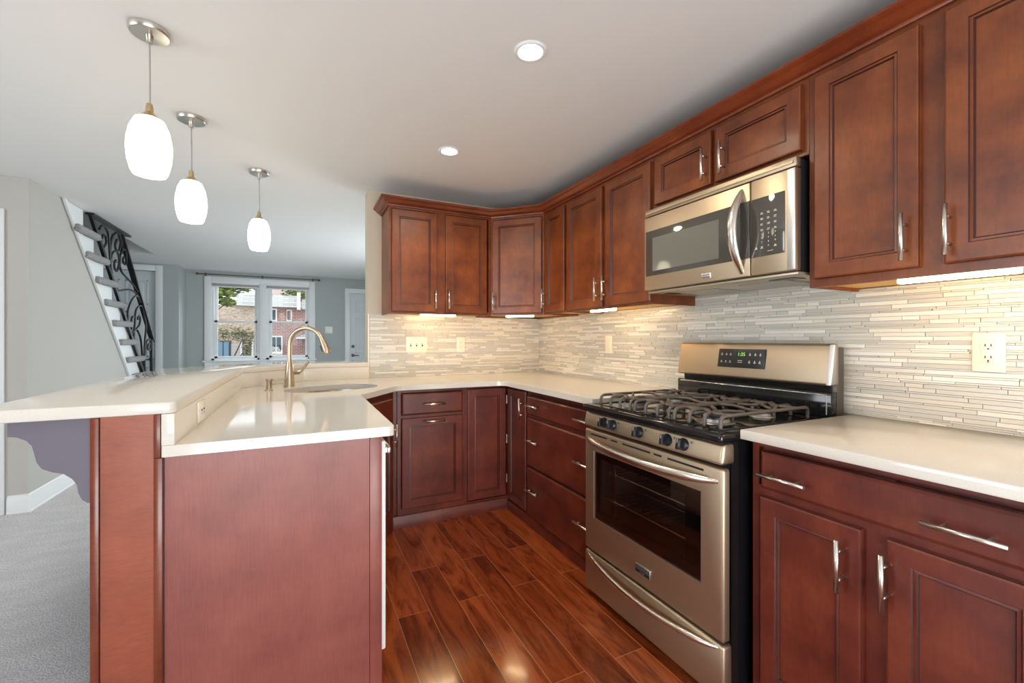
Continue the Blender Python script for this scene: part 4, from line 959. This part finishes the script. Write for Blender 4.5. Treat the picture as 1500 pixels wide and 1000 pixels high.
b_.inputs['Color1'].default_value = (.40, .41, .39, 1); b_.inputs['Color2'].default_value = (.56, .55, .52, 1); b_.inputs['Mortar'].default_value = (.2, .2, .2, 1)
_l.new(coords(SLATE, (1, 1, 1), (R(90), 0, 0)), b_.inputs['Vector']); to(SLATE, b_.outputs['Color'], 'Base Color')
LEAF = mat('green_leaves', (.16, .24, .04), .7); _g = noise(LEAF, coords(LEAF), 3, 2); to(LEAF, ramp(LEAF, _g, [(.35, (.09, .16, .03)), (.65, (.34, .36, .07))]), 'Base Color')
LEAFB = mat('brownish_leaves', (.28, .24, .12), .8); _g = noise(LEAFB, coords(LEAFB), 3, 2); to(LEAFB, ramp(LEAFB, _g, [(.35, (.16, .19, .09)), (.65, (.46, .38, .24))]), 'Base Color')
BARK = mat('bark', (.12, .09, .07), .9); BLUE = mat('blue_door_paint', (.16, .30, .42), .5); DPANE = mat('dark_pane', (.04, .06, .07), .1); SIDING = mat('pale_siding', (.55, .50, .48), .8); PINK = mat('pale_pink_stucco', (.75, .60, .54), .8)
ASPH = mat('street_asphalt', (.25, .25, .25), .9)
bm = NB(); box(bm, (-14, 8.72, -1.3), (12, 40, -1.2)); struct('ground', bm, ASPH)
hs = thing('brick_house', 'red brick row house with grey slate roof across the street', 'house', (-1.5, 24, -1.2))
bm = NB(); box(bm, (-1.75, 24, -1.2), (2.6, 28, 2.80)); obj('brick_wall', bm, BRICK, hs, world=True)
bm = NB(); extrude_poly(bm, [(-1.75, 23.75, 2.78), (-1.75, 24.6, 3.42), (-1.75, 28, 3.42), (-1.75, 28, 2.78)], (1.6, 0, 0)); extrude_poly(bm, [(.05, 23.8, 2.70), (.05, 24.6, 3.25), (.05, 28, 3.25), (.05, 28, 2.70)], (2.5, 0, 0)); obj('slate_roof', bm, SLATE, hs, world=True)
bm = NB(); box(bm, (-.16, 23.6, 2.66), (.0, 24.8, 3.5)); obj('parapet', bm, WHITE, hs, world=True)
for x0, x1, z0, z1, n_ in ((-1.32, -.79, .53, 1.38, 2), (-1.27, -1.03, 2.08, 2.70, 1), (-.62, -.38, 2.10, 2.66, 1)):
    bm = NB(); box(bm, (x0, 23.9, z0), (x1, 24.0, z1)); f_ = obj('window_surround', bm, WHITE if x0 < -1 else PINK, hs, world=True)
    for k in range(n_):
        w_ = (x1 - x0 - .06) / n_; bm = NB(); box(bm, (x0 + .04 + k * w_, 23.88, z0 + .07), (x0 + .02 + (k + 1) * w_ - .02, 23.8999, z1 - .06)); obj('pane', bm, DPANE, f_, world=True)
bm = NB(); extrude_poly(bm, [(-.16, 23.2, 1.30), (.45, 23.2, 1.62), (1.1, 23.2, 1.30)], (0, .79, 0)); obj('porch_gable', bm, SLATE, hs, world=True)
bm = NB(); box(bm, (-.20, 23.15, 1.24), (1.14, 23.99, 1.30)); obj('porch_cornice', bm, WHITE, hs, world=True)
h2 = thing('tan_house', 'tan row house with a blue door seen through the left window', 'house', (-3.2, 24, -1.2))
bm = NB(); box(bm, (-6.5, 24.05, -1.2), (-1.76, 28, 2.82)); obj('wall', bm, TANB, h2, world=True)
bm = NB(); extrude_poly(bm, [(-2.75, 23.8, 2.80), (-2.75, 24.6, 3.38), (-2.75, 28, 3.38), (-2.75, 28, 2.8)], (.98, 0, 0)); obj('slate_roof', bm, SLATE, h2, world=True)
bm = NB(); box(bm, (-3.55, 23.9, -.9), (-2.93, 24.05, 1.16)); obj('door_frame', bm, BARK, h2, world=True)
bm = NB(); box(bm, (-3.46, 23.85, -.85), (-3.0, 23.899, 1.09)); obj('door', bm, BLUE, h2, world=True)
bm = NB()
for k in range(16): box(bm, (-2.92, 23.93, -1.15 + k * .135), (-2.54, 24.05, -1.15 + k * .135 + .125))
obj('siding', bm, SIDING, h2, world=True)
bm = NB(); box(bm, (-2.55, 23.88, .2), (-2.02, 24.05, 1.24)); f_ = obj('window_surround', bm, WHITE, h2, world=True)
bm = NB(); box(bm, (-2.46, 23.85, .28), (-2.10, 23.879, 1.20)); obj('pane', bm, DPANE, f_, world=True)
bm = NB(); box(bm, (-1.80, 31.6, -1.2), (.8, 34, 5.6)); hb = tag(obj('stucco_block', bm, PINK), 'pale pink stucco block rising behind the slate roof', 'building')
def tree(name, label, base, trunk_h, blobs, n, ls, leafm, seed):
    t = thing(name, label, 'tree' if trunk_h > 1.5 else 'bush', base); r = random.Random(seed); bx, by, bz = base
    bm = NB(); tube(bm, [(bx, by, bz), (bx + .05, by, bz + trunk_h * .5), (bx - .03, by, bz + trunk_h)], [.14, .10, .05], 8)
    for c, rad in blobs: tube(bm, [(bx, by, bz + trunk_h * .6), (c[0], c[1], c[2])], [.05, .015], 6)
    obj('trunk', bm, BARK, t, world=True)
    bm = NB()
    for k in range(n):
        c, rad = r.choice(blobs); v = Vector((r.gauss(0, 1), r.gauss(0, 1), r.gauss(0, 1))).normalized() * (r.random() ** .5); p = Vector((c[0] + v.x * rad[0], c[1] + v.y * rad[1], c[2] + v.z * rad[2]))
        M = Matrix.Translation(p) @ Matrix.Rotation(r.random() * 6.3, 4, 'Z') @ Matrix.Rotation(r.random() * 3, 4, 'X'); s = ls * (.6 + .8 * r.random())
        bm.faces.new([bm.verts.new(M @ Vector(q)) for q in ((-s, 0, 0), (0, -s * .45, 0), (s, 0, 0), (0, s * .45, 0))])
    obj('foliage', bm, leafm, t, world=True, smooth=0)
tree('leafy_tree', 'green leafy tree crossing the top of the left window', (-4.2, 18.5, -1.2), 3.6, [((-3.0, 18.5, 2.75), (.55, .5, .55)), ((-2.55, 18.6, 2.95), (.55, .5, .28)), ((-3.3, 18.5, 2.2), (.45, .4, .55)), ((-2.0, 18.7, 3.15), (.6, .4, .22)), ((-2.35, 18.6, 2.55), (.22, .3, .16))], 1700, .09, LEAF, 3)
tree('leafy_tree', 'green tree top showing over the slate roof in the right window', (-.2, 30.6, -1.2), 4.4, [((-.35, 30.6, 4.05), (.75, .35, .55)), ((.35, 30.6, 3.95), (.55, .3, .5))], 900, .10, LEAF, 5)
tree('shrub', 'brownish bush in front of the tan house', (-2.9, 21.5, -1.2), 1.2, [((-2.9, 21.5, 1.45), (.75, .5, .38)), ((-2.15, 21.6, 1.40), (.6, .4, .34)), ((-2.05, 21.6, .9), (.18, .3, .4))], 1500, .06, LEAFB, 9)
bm = NB(); tube(bm, [(-6.5, 23.6, 2.06), (-2, 23.5, 2.02), (2.6, 23.6, 2.06)], .012, 6); tube(bm, [(-6.5, 23.6, 2.06), (-6.5, 24.049, 2.06)], .012, 6); tube(bm, [(2.59, 23.6, 2.06), (2.59, 23.999, 2.06)], .012, 6)
tag(obj('utility_wire', bm, BLKM), 'thin dark utility wire crossing in front of the houses', 'wire')
